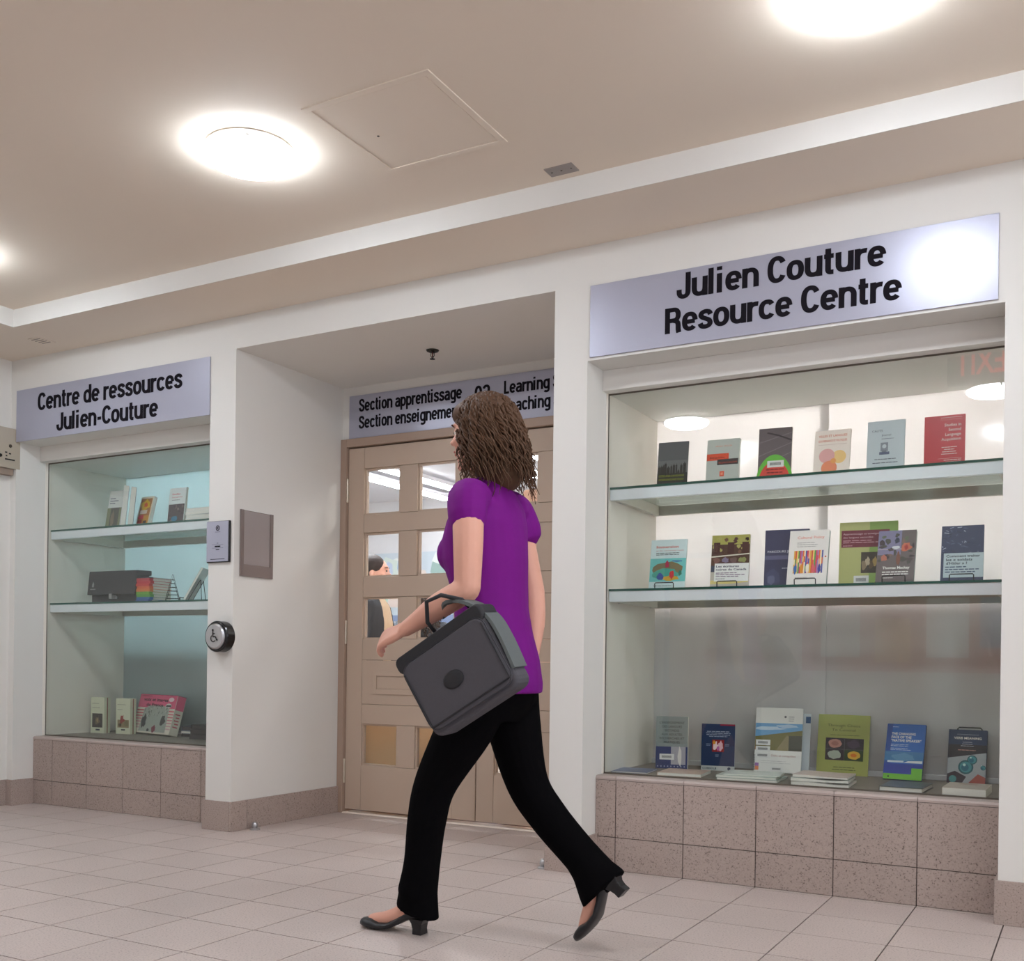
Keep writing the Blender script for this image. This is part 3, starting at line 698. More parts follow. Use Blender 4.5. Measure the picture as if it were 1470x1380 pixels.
# ================================================================== BOOKS
WHITE = (236, 234, 228)
def lines(q, x0, x1, z, n, dz, y, m, h=None, align='l'):
    rr = random.Random(int(x0 * 9999) + n + int(z * 999))
    for k in range(n):
        L = (x1 - x0) * rr.uniform(0.62, 1.0); zz = z - k * dz; hh = h or dz * 0.42
        a = x0 if align == 'l' else ((x0 + x1) / 2 - L / 2 if align == 'c' else x1 - L)
        xx = a
        while xx < a + L - 1e-4:
            wl = min(rr.uniform(0.09, 0.22) * (x1 - x0), a + L - xx)
            q.rect(xx, xx + wl * 0.86, zz, zz + hh, y, m); xx += wl
def barcode(q, x0, x1, z0, z1, y):
    q.rect(x0, x1, z0, z1, y, ink((226, 226, 224)))
    n = 14; a, b_ = x0 + (x1 - x0) * 0.16, x1 - (x1 - x0) * 0.16
    for k in range(n):
        q.rect(a + (b_ - a) * k / n, a + (b_ - a) * (k + 0.55) / n, z0 + (z1 - z0) * 0.3, z0 + (z1 - z0) * 0.72, y - 0.0002, ink((40, 40, 46)))
def book(label, cat, grp, pos, yaw, lean, w_, h_, t, cover, art=None, back=None, spine='l', rough=0.3, hard=False, open_back=0.0, name='book', pagecol=None):
    if lean < 80: pos = (pos[0], pos[1], pos[2] + t * math.sin(R(lean)))
    e = empty(name, pos, (0, 0, 0)); e.rotation_mode = 'XYZ'
    e.matrix_world = Matrix.Translation(pos) @ Matrix.Rotation(R(yaw), 4, 'Z') @ Matrix.Rotation(R(-lean), 4, 'X')
    tag(e, label, cat, grp)
    cm = mat('cover_%02x%02x%02x' % cover, cover, rough, spec=0.5); bm = mat('cover_%02x%02x%02x' % (back or cover), back or cover, rough, spec=0.5)
    ct = 0.003 if hard else 0.0012; ins = 0.003 if hard else 0.0006
    q = MB(); q.box(0, w_, 0, ct, 0, h_, cm); fc = q.build('front_cover', e, bevel=0.0005)
    pm = pagecol or PAPER
    q = MB(); x0, x1 = (0.0015, w_ - ins * 1.5) if spine == 'l' else (ins * 1.5, w_ - 0.0015)
    q.box(x0, x1, ct, t - ct, ins, h_ - ins, pm)
    # page layers as fine grooves
    q.build('page_block', e)
    q = MB()
    if open_back:
        T = Matrix.Translation((0, t - ct, 0)) @ Matrix.Rotation(R(open_back), 4, 'Z'); q.box(0, w_, 0, ct, 0, h_, bm, T)
    else: q.box(0, w_, t - ct, t, 0, h_, bm)
    q.build('back_cover', e, bevel=0.0005)
    q = MB()
    if spine == 'l': q.box(-0.001, 0.0012, 0, t, 0, h_, cm)
    else: q.box(w_ - 0.0012, w_ + 0.001, 0, t, 0, h_, cm)
    q.build('spine', e, bevel=0.0005)
    if art:
        q = MB(); art(q, w_, h_, -0.0006)
        q.build('cover_print', fc)
    return e
def easel(label, pos, yaw, lean, wd=0.05, grp='black wire book easels', hh=0.12):
    e = empty('book_easel', pos, (0, 0, R(yaw))); tag(e, label, 'easel', grp)
    q = MB(); a = 0.0022; s_ = wd / 2
    def rc(pts): q.tube(pts, a, WIRE, 6)
    rc([(-s_, 0.05, a), (-s_, -0.022, a), (-s_, -0.026, 0.006), (-s_, -0.027, 0.024), (-s_ + 0.004, -0.027, 0.028), (s_ - 0.004, -0.027, 0.028), (s_, -0.027, 0.024), (s_, -0.026, 0.006), (s_, -0.022, a), (s_, 0.05, a)])
    q.build('front_hook', e, smooth=True)
    q = MB(); tl = math.tan(R(lean)); y0 = 0.016
    rc([(-s_, 0.052, a), (-s_, y0, a * 2), (-s_ * 0.8, y0 + hh * tl, hh), (s_ * 0.8, y0 + hh * tl, hh), (s_, y0, a * 2), (s_, 0.052, a)])
    rc([(-s_ * 0.6, y0 + hh * tl, hh), (-s_, 0.10, a), (s_, 0.10, a), (s_ * 0.6, y0 + hh * tl, hh)])
    q.build('back_frame', e, smooth=True)
    return e
ZA, ZBk, ZF = 1.6685, 1.2195, 0.4087      # the three levels that books stand on
GA, GB, GC = 'books on the upper shelf of the right case', 'books on the lower shelf of the right case', 'books on the floor of the right case'

# upper shelf of the right case
def art(q, w, h, y):
    q.rect(0, w, h * .62, h, y, ink((96, 100, 104))); q.rect(0, w, h * .34, h * .62, y, ink((116, 120, 122)))
    rr = random.Random(3); x = w * .02
    q.rect(0, w, 0, h * .36, y - 1e-4, ink((52, 54, 56)))
    while x < w * .94:
        b = w * rr.uniform(.05, .11); t = h * rr.uniform(.40, .56); q.rect(x, min(x + b, w), h * .34, t, y - 2e-4, ink((48, 50, 50))); q.rect(x + b * .35, x + b * .6, t, t + h * .03, y - 2e-4, ink((48, 50, 50))); x += b * rr.uniform(1.0, 1.3)
    q.text('CITIES AND LANGUAGES', w * .05, h * .285, h * .055, y - 4e-4, ink((150, 160, 44)), width=w * .84, off=.02)
    q.text('GOVERNANCE AND POLICY', w * .05, h * .21, h * .055, y - 4e-4, ink((150, 160, 44)), width=w * .84, off=.02)
    lines(q, w * .05, w * .9, h * .13, 2, h * .03, y - 4e-4, ink((140, 142, 140)))
book('grey book with a black city skyline and olive title, first on the upper shelf', 'book', GA, (0.850, 0.43, ZA), 6, 9, 0.138, 0.228, 0.012, (96, 100, 104), art, back=(40, 44, 52), open_back=-4)
def art(q, w, h, y):
    q.text('FRENCH - ENGLISH', w * .26, h * .84, h * .045, y, ink((226, 132, 96)), width=w * .5)
    q.rect(0, w * .68, h * .56, h * .70, y, ink((226, 82, 50))); q.text('Bilinguisme', w * .10, h * .60, h * .055, y - 4e-4, ink((80, 36, 26)), width=w * .45)
    q.rect(w * .33, w * .97, h * .46, h * .58, y - 2e-4, ink((58, 54, 56))); q.text('BILINGUALISM', w * .38, h * .49, h * .05, y - 5e-4, ink((206, 82, 56)), width=w * .55)
    q.rect(w * .42, w * .56, h * .22, h * .33, y, ink((224, 92, 66))); q.rect(w * .455, w * .525, h * .25, h * .30, y - 3e-4, ink((236, 150, 120)))
book('pale grey book with overlapping orange and black title bars', 'book', GA, (1.075, 0.44, ZA), 2, 8, 0.145, 0.218, 0.022, (190, 196, 190), art, rough=.25)
def art(q, w, h, y):
    q.rect(0, w, 0, h, y, ink((104, 94, 98)))
    for k, (a, b) in enumerate(((.74, .9), (.5, .72), (.3, .55))): stroke(q, [(0, h * a), (w, h * b)], h * .006, y - 2e-4, ink((134, 124, 128)))
    stroke(q, [(w * .25, h * .92), (w * .6, h * .86), (w, h * .76)], h * .014, y - 3e-4, ink((52, 46, 50)))
    q.disc(w * .5, 0, w * .56, y - 4e-4, ink((104, 190, 66)), 26, h * .52, 0, 180); q.disc(w * .5, 0, w * .48, y - 7e-4, ink((222, 76, 66)), 26, h * .40, 0, 180)
    lines(q, w * .22, w * .82, h * .24, 4, h * .055, y - 1e-3, ink((140, 40, 40)), align='c')
    barcode(q, w * .28, w * .78, h * .29, h * .41, y - 1.2e-3)
book('dark book with green and red semicircles and a barcode label', 'book', GA, (1.308, 0.44, ZA), 4, 7, 0.140, 0.246, 0.014, (104, 94, 98), art, back=(240, 226, 204), rough=.2)
def art(q, w, h, y):
    q.text('VILLES ET LANGUES', w * .10, h * .86, h * .065, y, ink((226, 146, 120)), width=w * .8, off=.02); q.text('GOUVERNANCE ET POLITIQUES', w * .10, h * .76, h * .06, y, ink((226, 146, 120)), width=w * .8, off=.02)
    q.rect(w * .1, w * .9, h * .70, h * .705, y, ink((200, 170, 160)))
    q.disc(w * .70, h * .44, w * .20, y, ink((248, 208, 140)), 24); q.disc(w * .36, h * .47, w * .22, y - 3e-4, ink((236, 178, 176)), 24); q.disc(w * .44, h * .22, w * .22, y - 6e-4, ink((242, 148, 112)), 24); q.disc(w * .55, h * .36, w * .08, y - 9e-4, ink((244, 170, 100)), 18)
book('cream book with three overlapping pink, yellow and orange circles', 'book', GA, (1.545, 0.43, ZA), 0, 12, 0.146, 0.216, 0.012, (250, 236, 226), art)
def art(q, w, h, y):
    D_ = ink((72, 78, 96))
    q.text('CAUTS', w * .12, h * .80, h * .055, y, D_, width=w * .28); q.text('Journal', w * .38, h * .72, h * .05, y, D_, width=w * .25); lines(q, w * .38, w * .78, h * .665, 1, h * .02, y, D_, h * .008)
    q.rect(w * .36, w * .56, h * .44, h * .60, y, ink((140, 148, 158))); q.disc(w * .46, h * .53, w * .06, y - 3e-4, ink((202, 212, 218)), 8); q.rect(w * .33, w * .60, h * .38, h * .43, y, ink((96, 106, 132)))
    q.rect(w * .40, w * .52, h * .43, h * .46, y, ink((120, 128, 140)))
    lines(q, w * .15, w * .84, h * .29, 2, h * .065, y, D_, h * .014, 'c')
book('light blue-grey journal with a small tower emblem', 'book', GA, (1.759, 0.44, ZA), 0, 8, 0.146, 0.232, 0.010, (196, 208, 214), art)
def art(q, w, h, y):
    W_ = ink((236, 214, 210)); q.rect(w * .4, w * .92, h * .955, h * .96, y, W_)
    q.text('ACQUISITION', w * .38, h * .91, h * .04, y, ink((216, 130, 126)), width=w * .52)
    for k, s_ in enumerate(('Studies in', 'Second', 'Language', 'Acquisition')): q.text(s_, w * .90, h * (.80 - .085 * k), h * .075, y, W_, align='r', off=.012, xs=.95)
    lines(q, w * .42, w * .82, h * .42, 4, h * .04, y, W_, h * .014, 'c'); q.rect(w * .34, w * .92, h * .225, h * .229, y, W_); lines(q, w * .40, w * .92, h * .19, 2, h * .035, y, W_, h * .012, 'r'); lines(q, w * .34, w * .92, h * .06, 1, h * .035, y, W_, h * .012, 'r')
book('bright red journal titled Studies in Second Language Acquisition', 'book', GA, (1.981, 0.44, ZA), 0, 4, 0.150, 0.225, 0.012, (198, 44, 56), art)

# lower shelf of the right case
def blob(q, cx, cz, rx, rz, y, m, seed=0, n=12, j=.3):
    rr = random.Random(seed); q.poly([(cx + rx * (1 + rr.uniform(-j, j)) * math.cos(2 * math.pi * i / n), y, cz + rz * (1 + rr.uniform(-j, j)) * math.sin(2 * math.pi * i / n)) for i in range(n)], m)
def art(q, w, h, y):
    q.text('Immersion', w * .15, h * .83, h * .072, y, ink((210, 92, 82)), width=w * .62, off=.02); q.text('at the University Level', w * .15, h * .765, h * .04, y, ink((190, 100, 92)), width=w * .76); lines(q, w * .15, w * .86, h * .72, 2, h * .033, y, ink((70, 76, 80)))
    q.rect(0, w, h * .15, h * .62, y, ink((112, 200, 198)))
    blob(q, w * .5, h * .38, w * .44, h * .17, y - 3e-4, ink((126, 116, 84)), 1, 14, .1); blob(q, w * .45, h * .30, w * .36, h * .12, y - 5e-4, ink((74, 168, 150)), 2, 14, .15)
    blob(q, w * .6, h * .22, w * .24, h * .05, y - 6e-4, ink((208, 164, 50)), 3); blob(q, w * .48, h * .50, w * .06, h * .07, y - 7e-4, ink((180, 40, 74)), 4); blob(q, w * .62, h * .28, w * .06, h * .08, y - 7e-4, ink((206, 50, 60)), 5)
    blob(q, w * .30, h * .25, w * .09, h * .07, y - 7e-4, ink((50, 80, 160)), 6); blob(q, w * .85, h * .32, w * .05, h * .06, y - 7e-4, ink((40, 120, 100)), 7); blob(q, w * .75, h * .56, w * .18, h * .02, y - 7e-4, ink((70, 130, 170)), 8)
    lines(q, w * .12, w * .8, h * .06, 1, h * .03, y, ink((120, 130, 130)))
book('pale blue book titled Immersion with a cartoon of children', 'book', GB, (0.856, 0.335, ZBk), 2, 9, 0.164, 0.224, 0.010, (206, 226, 228), art)
def art(q, w, h, y):
    q.rect(0, w, h * .34, h, y, ink((92, 66, 54))); q.rect(0, w, h * .82, h, y - 2e-4, ink((176, 170, 92)))
    rr = random.Random(5)
    for k in range(16): blob(q, w * rr.uniform(.05, .95), h * rr.uniform(.66, .95), w * .05, h * .035, y - 4e-4, ink(rr.choice(((92, 62, 58), (180, 172, 104), (66, 44, 40), (126, 92, 74)))), k)
    for x in (.05, .42, .80): q.rect(w * x, w * (x + .17), h * .64, h * .86, y - 6e-4, ink((84, 54, 48)))
    q.poly([(0, y - 7e-4, h * .60), (w, y - 7e-4, h * .645), (w, y - 7e-4, h * .625), (0, y - 7e-4, h * .575)], ink((228, 222, 204)))
    for k, (x, c) in enumerate(((.15, (128, 92, 84)), (.38, (138, 128, 152)), (.60, (120, 96, 84)), (.82, (150, 152, 96)))): blob(q, w * x, h * .52, w * .10, h * .05, y - 6e-4, ink(c), k + 30)
    q.rect(w * .10, w, h * .12, h * .46, y - 9e-4, ink((240, 240, 236))); q.rect(0, w * .1, h * .30, h * .42, y - 9e-4, ink((60, 76, 96)))
    q.text('Les \u00e9critures', w * .14, h * .385, h * .055, y - 1.2e-3, ink((40, 40, 70)), width=w * .60, off=.02); q.text('noires du Canada', w * .14, h * .325, h * .055, y - 1.2e-3, ink((40, 40, 70)), width=w * .80, off=.02)
    lines(q, w * .14, w * .95, h * .27, 3, h * .033, y - 1.2e-3, ink((120, 90, 120))); lines(q, w * .14, w * .5, h * .16, 1, h * .03, y - 1.2e-3, ink((90, 90, 100)))
    q.poly([(0, y - 4e-4, h * .04), (w, y - 4e-4, h * .10), (w, y - 4e-4, h * .14), (0, y - 4e-4, h * .14)], ink((222, 206, 132))); q.rect(0, w, 0, h * .07, y - 5e-4, ink((196, 188, 176)))
book('brown and white book titled Les ecritures noires du Canada', 'book', GB, (1.135, 0.34, ZBk), 4, 9, 0.164, 0.232, 0.012, (196, 188, 176), art)
def art(q, w, h, y):
    q.rect(0, w, h * .48, h * .55, y, ink((100, 98, 132))); q.text('PARCOURS JEUNES', w * .06, h * .60, h * .055, y, ink((212, 214, 226)), width=w * .72, off=.01)
    blob(q, w * .2, h * .18, w * .18, h * .13, y, ink((74, 78, 112)), 4); blob(q, w * .16, h * .12, w * .08, h * .08, y - 3e-4, ink((104, 106, 136)), 5); lines(q, w * .40, w * .8, h * .32, 1, h * .03, y, ink((196, 198, 214)))
book('dark navy book half hidden behind the white cultural policy book', 'book', GB, (1.361, 0.37, ZBk), 3, 6, 0.182, 0.245, 0.012, (56, 58, 92), art)
def art(q, w, h, y):
    q.text('Cultural Policy', w * .20, h * .84, h * .07, y, ink((240, 150, 130)), width=w * .68, off=.005); lines(q, w * .2, w * .75, h * .76, 3, h * .035, y, ink((150, 146, 146)), h * .01)
    cs = ((240, 180, 70), (228, 90, 60), (250, 220, 120), (96, 160, 90), (220, 70, 110), (170, 130, 190), (240, 120, 60), (252, 236, 200), (80, 90, 170), (230, 60, 70), (246, 190, 160)); rr = random.Random(11)
    n = 20
    for k in range(n):
        x = w * (.14 + .74 * k / n); q.rect(x, x + w * .74 / n * 1.02, h * .20, h * .62, y - 1e-4, ink(cs[k % len(cs)]))
        z = h * rr.uniform(.25, .5); q.rect(x, x + w * .03, z, z + h * rr.uniform(.06, .12), y - 4e-4, ink(rr.choice(cs)))
    for k in range(5): blob(q, w * (.2 + .15 * k), h * .28, w * .04, h * .09, y - 7e-4, ink(((60, 110, 180), (240, 160, 40), (250, 240, 220), (230, 100, 110), (60, 70, 160))[k]), k + 3)
    q.disc(w * .94, h * .50, w * .022, y, ink((210, 90, 60)), 10); lines(q, w * .2, w * .6, h * .12, 2, h * .03, y, ink((160, 156, 156)), h * .008)
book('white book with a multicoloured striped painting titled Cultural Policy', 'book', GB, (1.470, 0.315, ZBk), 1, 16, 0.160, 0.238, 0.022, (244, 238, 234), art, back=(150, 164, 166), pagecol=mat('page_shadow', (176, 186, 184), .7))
def art(q, w, h, y):
    q.rect(w * .52, w, 0, h, y, ink((142, 172, 92))); q.rect(w * .03, w * .86, h * .60, h * .87, y - 3e-4, ink((120, 46, 62)))
    q.text('Apprentissage et enseignement', w * .06, h * .80, h * .04, y - 6e-4, ink((220, 190, 196)), width=w * .76); q.text('des langues secondes', w * .06, h * .745, h * .04, y - 6e-4, ink((220, 190, 196)), width=w * .52); lines(q, w * .06, w * .80, h * .70, 2, h * .03, y - 6e-4, ink((200, 150, 160))); lines(q, w * .06, w * .26, h * .62, 1, h * .03, y - 6e-4, ink((200, 150, 160)))
    q.rect(w * .38, w * .98, h * .19, h * .52, y - 3e-4, ink((74, 66, 54)))
    for k in range(8): blob(q, w * (.43 + .065 * k), h * (.32 + .05 * (k % 2)), w * .04, h * .07, y - 6e-4, ink(((150, 130, 104), (196, 178, 150), (110, 90, 64), (180, 150, 90))[k % 4]), k)
    barcode(q, w * .26, w * .52, h * .02, h * .15, y - 6e-4)
book('tall green book with a maroon title band, behind the battle scene book', 'book', GB, (1.666, 0.385, ZBk), 4, 6, 0.225, 0.262, 0.018, (184, 186, 118), art)
def art(q, w, h, y):
    q.rect(0, w, 0, h, y, ink((112, 100, 100))); q.rect(0, w * .62, h * .52, h, y - 2e-4, ink((136, 132, 164))); q.rect(0, w * .7, h * .62, h * .64, y - 4e-4, ink((180, 168, 178)))
    rr = random.Random(9)
    for k in range(22): blob(q, w * rr.uniform(.05, .95), h * rr.uniform(.34, .95), w * rr.uniform(.03, .10), h * rr.uniform(.02, .06), y - 5e-4, ink(rr.choice(((84, 82, 74), (104, 112, 92), (70, 60, 62), (132, 108, 98), (92, 80, 80)))), k)
    blob(q, w * .76, h * .66, w * .13, h * .09, y - 8e-4, ink((204, 110, 82)), 2); blob(q, w * .76, h * .66, w * .05, h * .05, y - 1e-3, ink((176, 60, 48)), 3); blob(q, w * .18, h * .46, w * .09, h * .06, y - 8e-4, ink((190, 116, 96)), 4); blob(q, w * .48, h * .66, w * .10, h * .03, y - 8e-4, ink((214, 216, 222)), 5); blob(q, w * .56, h * .44, w * .05, h * .13, y - 8e-4, ink((130, 84, 66)), 6); blob(q, w * .5, h * .80, w * .07, h * .06, y - 8e-4, ink((60, 66, 82)), 7)
    q.text('Thomas Mackay', w * .16, h * .24, h * .07, y - 1.2e-3, ink(WHITE), width=w * .72, off=.03); lines(q, w * .16, w * .86, h * .17, 2, h * .045, y - 1.2e-3, ink(WHITE), h * .022); lines(q, w * .16, w * .5, h * .06, 1, h * .04, y - 1.2e-3, ink((210, 206, 200)))
book('book with a painted battle scene and white title, leaning on a wire easel', 'book', GB, (1.825, 0.30, ZBk), 0, 20, 0.142, 0.222, 0.020, (112, 100, 100), art, back=(150, 170, 170), pagecol=MATS['page_shadow'])
def art(q, w, h, y):
    q.rect(0, w, 0, h, y, ink((52, 62, 94))); rr = random.Random(21)
    for k in range(46):
        a, b = w * rr.uniform(0, .9), h * rr.uniform(.47, .97); dx, dz = w * rr.uniform(-.12, .12), h * rr.uniform(-.04, .04)
        if 0 < a + dx < w and h * .42 < b + dz < h: stroke(q, [(a, b), (a + dx, b + dz)], h * .006, y - 3e-4, ink(rr.choice(((130, 140, 168), (88, 100, 134), (168, 176, 196), (34, 40, 66)))))
    q.rect(w * .06, w, h * .06, h * .50, y - 5e-4, ink((190, 208, 214))); B_ = ink((34, 40, 58))
    for k, s_ in enumerate(('Comment traiter', 'les \u00ab soldats', "d'Hitler \u00bb ?")): q.text(s_, w * .12, h * (.425 - .065 * k), h * .062, y - 8e-4, B_, width=w * (.80, .62, .50)[k], off=.02)
    lines(q, w * .10, w * .92, h * .24, 3, h * .045, y - 8e-4, ink((60, 78, 110)), h * .018)
book('dark blue book titled Comment traiter les soldats, last on the lower shelf', 'book', GB, (2.063, 0.315, ZBk), 2, 15, 0.150, 0.226, 0.016, (52, 62, 94), art, back=(150, 172, 174), pagecol=MATS['page_shadow'])
for lb, x, y0, ya, ln in (('holding the Immersion book', 0.938, 0.335, 2, 9), ('holding the brown and white book', 1.217, 0.34, 4, 9), ('holding the striped white book', 1.552, 0.315, 1, 16), ('holding the battle scene book', 1.898, 0.30, 0, 20), ('holding the dark blue book at the right end', 2.140, 0.315, 2, 15)):
    easel('black wire easel ' + lb, (x, y0 - 0.003, ZBk - 0.0005), ya, ln, wd=0.085)

# standing on the floor of the right case
def art(q, w, h, y):
    q.rect(0, w, 0, h * .42, y, ink((44, 60, 108))); q.rect(w * .48, w * .94, h * .08, h * .42, y - 3e-4, ink((168, 166, 176))); blob(q, w * .76, h * .24, w * .06, h * .18, y - 6e-4, ink((220, 218, 214)), 3, 10, .2)
    for k, s_ in enumerate(("L'ENSEIGNEMENT", 'DES LANGUES', 'SECONDES', 'AUX ADULTES:', 'RECHERCHES ET', 'PRATIQUES')): q.text(s_, w * .5, h * (.86 - .075 * k), h * .062, y - 3e-4, ink((58, 66, 68)), align='c', xs=.95, width=w * (.78, .62, .46, .66, .78, .50)[k])
    barcode(q, w * .12, w * .58, h * .17, h * .28, y - 9e-4)
    for k in range(9): q.rect(w * (.05 + .105 * k), w * (.085 + .105 * k), h * .03, h * .055, y - 6e-4, ink((150, 160, 190)))
book('grey and navy book on teaching languages to adults, first on the case floor', 'book', GC, (0.816, 0.55, ZF), 12, 3, 0.146, 0.240, 0.024, (138, 148, 146), art, back=(226, 224, 204))
def art(q, w, h, y):
    q.rect(0, w, 0, h * .10, y, ink((190, 194, 192))); q.rect(w * .55, w, h * .965, h, y, ink((150, 30, 60))); q.text('COBISOLB', w * .04, h * .025, h * .06, y - 3e-4, ink((40, 50, 66)), width=w * .42, off=.02); q.disc(w * .84, h * .045, w * .05, y - 3e-4, ink((60, 70, 90)), 10)
    lines(q, w * .1, w * .9, h * .83, 4, h * .035, y, ink((170, 180, 200)), h * .013, 'c')
    q.rect(w * .32, w * .68, h * .40, h * .66, y, ink((150, 36, 36))); blob(q, w * .42, h * .53, w * .07, h * .10, y - 3e-4, ink((240, 214, 214)), 2); blob(q, w * .58, h * .53, w * .07, h * .10, y - 3e-4, ink((226, 180, 190)), 3); blob(q, w * .5, h * .47, w * .04, h * .05, y - 6e-4, ink((190, 100, 160)), 5); blob(q, w * .38, h * .6, w * .04, h * .04, y - 6e-4, ink((220, 150, 40)), 6)
    lines(q, w * .14, w * .29, h * .56, 2, h * .03, y, ink((150, 164, 190)), h * .012); lines(q, w * .71, w * .86, h * .56, 2, h * .03, y, ink((150, 164, 190)), h * .012); lines(q, w * .42, w * .58, h * .33, 2, h * .03, y, ink((150, 164, 190)), h * .012)
book('navy blue book with a small red picture of two figures', 'book', GC, (1.018, 0.60, ZF), 10, 4, 0.150, 0.212, 0.008, (26, 50, 88), art, back=(200, 210, 214))
def art(q, w, h, y):
    q.rect(0, w, h * .34, h * .76, y, ink((110, 162, 206))); q.poly([(0, y - 2e-4, h * .55), (w * .45, y - 2e-4, h * .60), (w, y - 2e-4, h * .66), (w, y - 2e-4, h * .34), (0, y - 2e-4, h * .34)], ink((122, 116, 72)))
    blob(q, w * .3, h * .68, w * .3, h * .03, y - 2e-4, ink((190, 210, 226)), 2); blob(q, w * .7, h * .72, w * .22, h * .025, y - 2e-4, ink((176, 200, 222)), 3)
    q.poly([(w * .45, y - 4e-4, h * .34), (w * .72, y - 4e-4, h * .34), (w * .72, y - 4e-4, h * .56), (w * .68, y - 4e-4, h * .58)], ink((150, 138, 104))); q.poly([(w * .72, y - 4e-4, h * .34), (w, y - 4e-4, h * .34), (w, y - 4e-4, h * .58), (w * .72, y - 4e-4, h * .57)], ink((84, 84, 74))); q.poly([(0, y - 4e-4, h * .40), (w * .35, y - 4e-4, h * .34), (0, y - 4e-4, h * .34)], ink((150, 104, 48)))
    for k in range(3): barcode(q, w * .02, w * .33, h * (.215 + .10 * k), h * (.30 + .10 * k), y - 8e-4)
    q.text('D\u00e9fis et conqu\u00eates', w * .36, h * .245, h * .045, y, ink((180, 130, 124)), width=w * .52); q.disc(w * .63, h * .865, w * .025, y, ink((90, 90, 96)), 8); lines(q, w * .70, w * .86, h * .86, 3, h * .03, y, ink((140, 140, 146)), h * .01)
    q.rect(w * .02, w * .10, h * .03, h * .14, y, ink((236, 150, 110))); q.rect(w * .02, w * .10, h * .09, h * .14, y - 3e-4, ink((170, 130, 190))); lines(q, w * .14, w * .95, h * .17, 2, h * .03, y, ink((190, 190, 190)), h * .006); barcode(q, w * .35, w * .62, h * .02, h * .09, y - 3e-4)
    for k in range(14): q.rect(-.004, .004, h * (.02 + .018 * k), h * (.028 + .018 * k), y - 4e-4, ink((120, 122, 124)))
book('large white spiral report with a landscape photograph and barcode labels', 'book', GC, (1.245, 0.66, ZF), 4, 10, 0.208, 0.292, 0.014, (232, 232, 228), art, back=(196, 206, 216))
book('thin white report leaning behind the large spiral report', 'book', GC, (1.262, 0.705, ZF), 4, 12, 0.214, 0.270, 0.010, (206, 214, 220), lambda q, w, h, y: q.rect(w * .9, w, h * .84, h * .95, y, ink((56, 96, 140))))
def art(q, w, h, y):
    K = ink((84, 92, 44)); q.text('Through Chaos', w * .5, h * .80, h * .062, y, K, align='c', width=w * .64); q.text('To Control', w * .5, h * .725, h * .062, y, K, align='c', width=w * .46); lines(q, w * .15, w * .92, h * .655, 1, h * .03, y, K, h * .008, 'c')
    x0, x1, z0, z1 = w * .16, w * .90, h * .24, h * .61; q.rect(x0, x1, z0, z1, y, ink((44, 36, 46))); xm, zm = (x0 + x1) / 2, (z0 + z1) / 2; q.rect(xm, x1, z0, zm, y - 2e-4, ink((40, 66, 34)))
    blob(q, (x0 + xm) / 2, (zm + z1) / 2, w * .13, h * .075, y - 4e-4, ink((196, 140, 126)), 2, 18, .06); blob(q, (x0 + xm) / 2, (zm + z1) / 2, w * .07, h * .04, y - 7e-4, ink((170, 112, 100)), 2, 14, .1); blob(q, (x1 + xm) / 2, (zm + z1) / 2, w * .12, h * .07, y - 4e-4, ink((70, 56, 76)), 3, 12, .3)
    blob(q, (x0 + xm) / 2, (zm + z0) / 2, w * .13, h * .075, y - 4e-4, ink((176, 186, 170)), 4, 18, .12); blob(q, (x1 + xm) / 2, (zm + z0) / 2, w * .125, h * .07, y - 4e-4, ink((226, 180, 60)), 5, 16, .08); blob(q, (x1 + xm) / 2, (zm + z0) / 2, w * .06, h * .03, y - 7e-4, ink((222, 120, 30)), 6, 12, .1)
    q.rect(xm - w * .004, xm + w * .004, z0, z1, y - 8e-4, ink((96, 92, 96))); q.rect(x0, x1, zm - h * .003, zm + h * .003, y - 8e-4, ink((96, 92, 96))); lines(q, w * .28, w * .80, h * .12, 2, h * .04, y, K, h * .012, 'c')
book('olive green book with four fruit photographs titled Through Chaos To Control', 'book', GC, (1.499, 0.765, ZF), -4, 8, 0.226, 0.268, 0.006, (166, 172, 92), art)
def art(q, w, h, y):
    q.rect(0, w, 0, h, y, ink((44, 106, 190))); q.rect(0, w * .14, 0, h, y - 1e-4, ink((36, 78, 156)))
    for k, s_ in enumerate(('THE CHANGING', 'FACE OF THE', '"NATIVE SPEAKER"')): q.text(s_, w * .13, h * (.80 - .062 * k), h * .062, y - 4e-4, ink(WHITE), width=w * (.62, .52, .78)[k], off=.03)
    lines(q, w * .13, w * .85, h * .62, 2, h * .026, y - 4e-4, ink((190, 206, 230)), h * .01); lines(q, w * .13, w * .8, h * .55, 2, h * .026, y - 4e-4, ink((190, 206, 230)), h * .01)
    q.rect(0, w, h * .33, h * .50, y - 2e-4, ink((66, 126, 176))); blob(q, w * .5, h * .40, w * .28, h * .07, y - 4e-4, ink((96, 150, 190)), 3); q.rect(w * .08, w * .5, h * .30, h * .335, y - 6e-4, ink((210, 220, 230))); q.poly([(w * .5, y - 6e-4, h * .30), (w * .98, y - 6e-4, h * .30), (w * .98, y - 6e-4, h * .345), (w * .62, y - 6e-4, h * .335)], ink((226, 230, 232)))
    q.rect(0, w, h * .18, h * .28, y - 3e-4, ink((38, 66, 160))); q.rect(0, w * .72, h * .10, h * .18, y - 5e-4, ink((44, 70, 168))); q.rect(0, w, 0, h * .11, y - 3e-4, ink((116, 196, 60))); q.rect(w * .72, w, 0, h * .21, y - 5e-4, ink((116, 196, 60))); q.rect(w * .12, w * .16, h * .03, h * .06, y - 8e-4, BLACK); lines(q, w * .14, w * .36, h * .94, 1, h * .02, y - 4e-4, ink((200, 214, 236)))
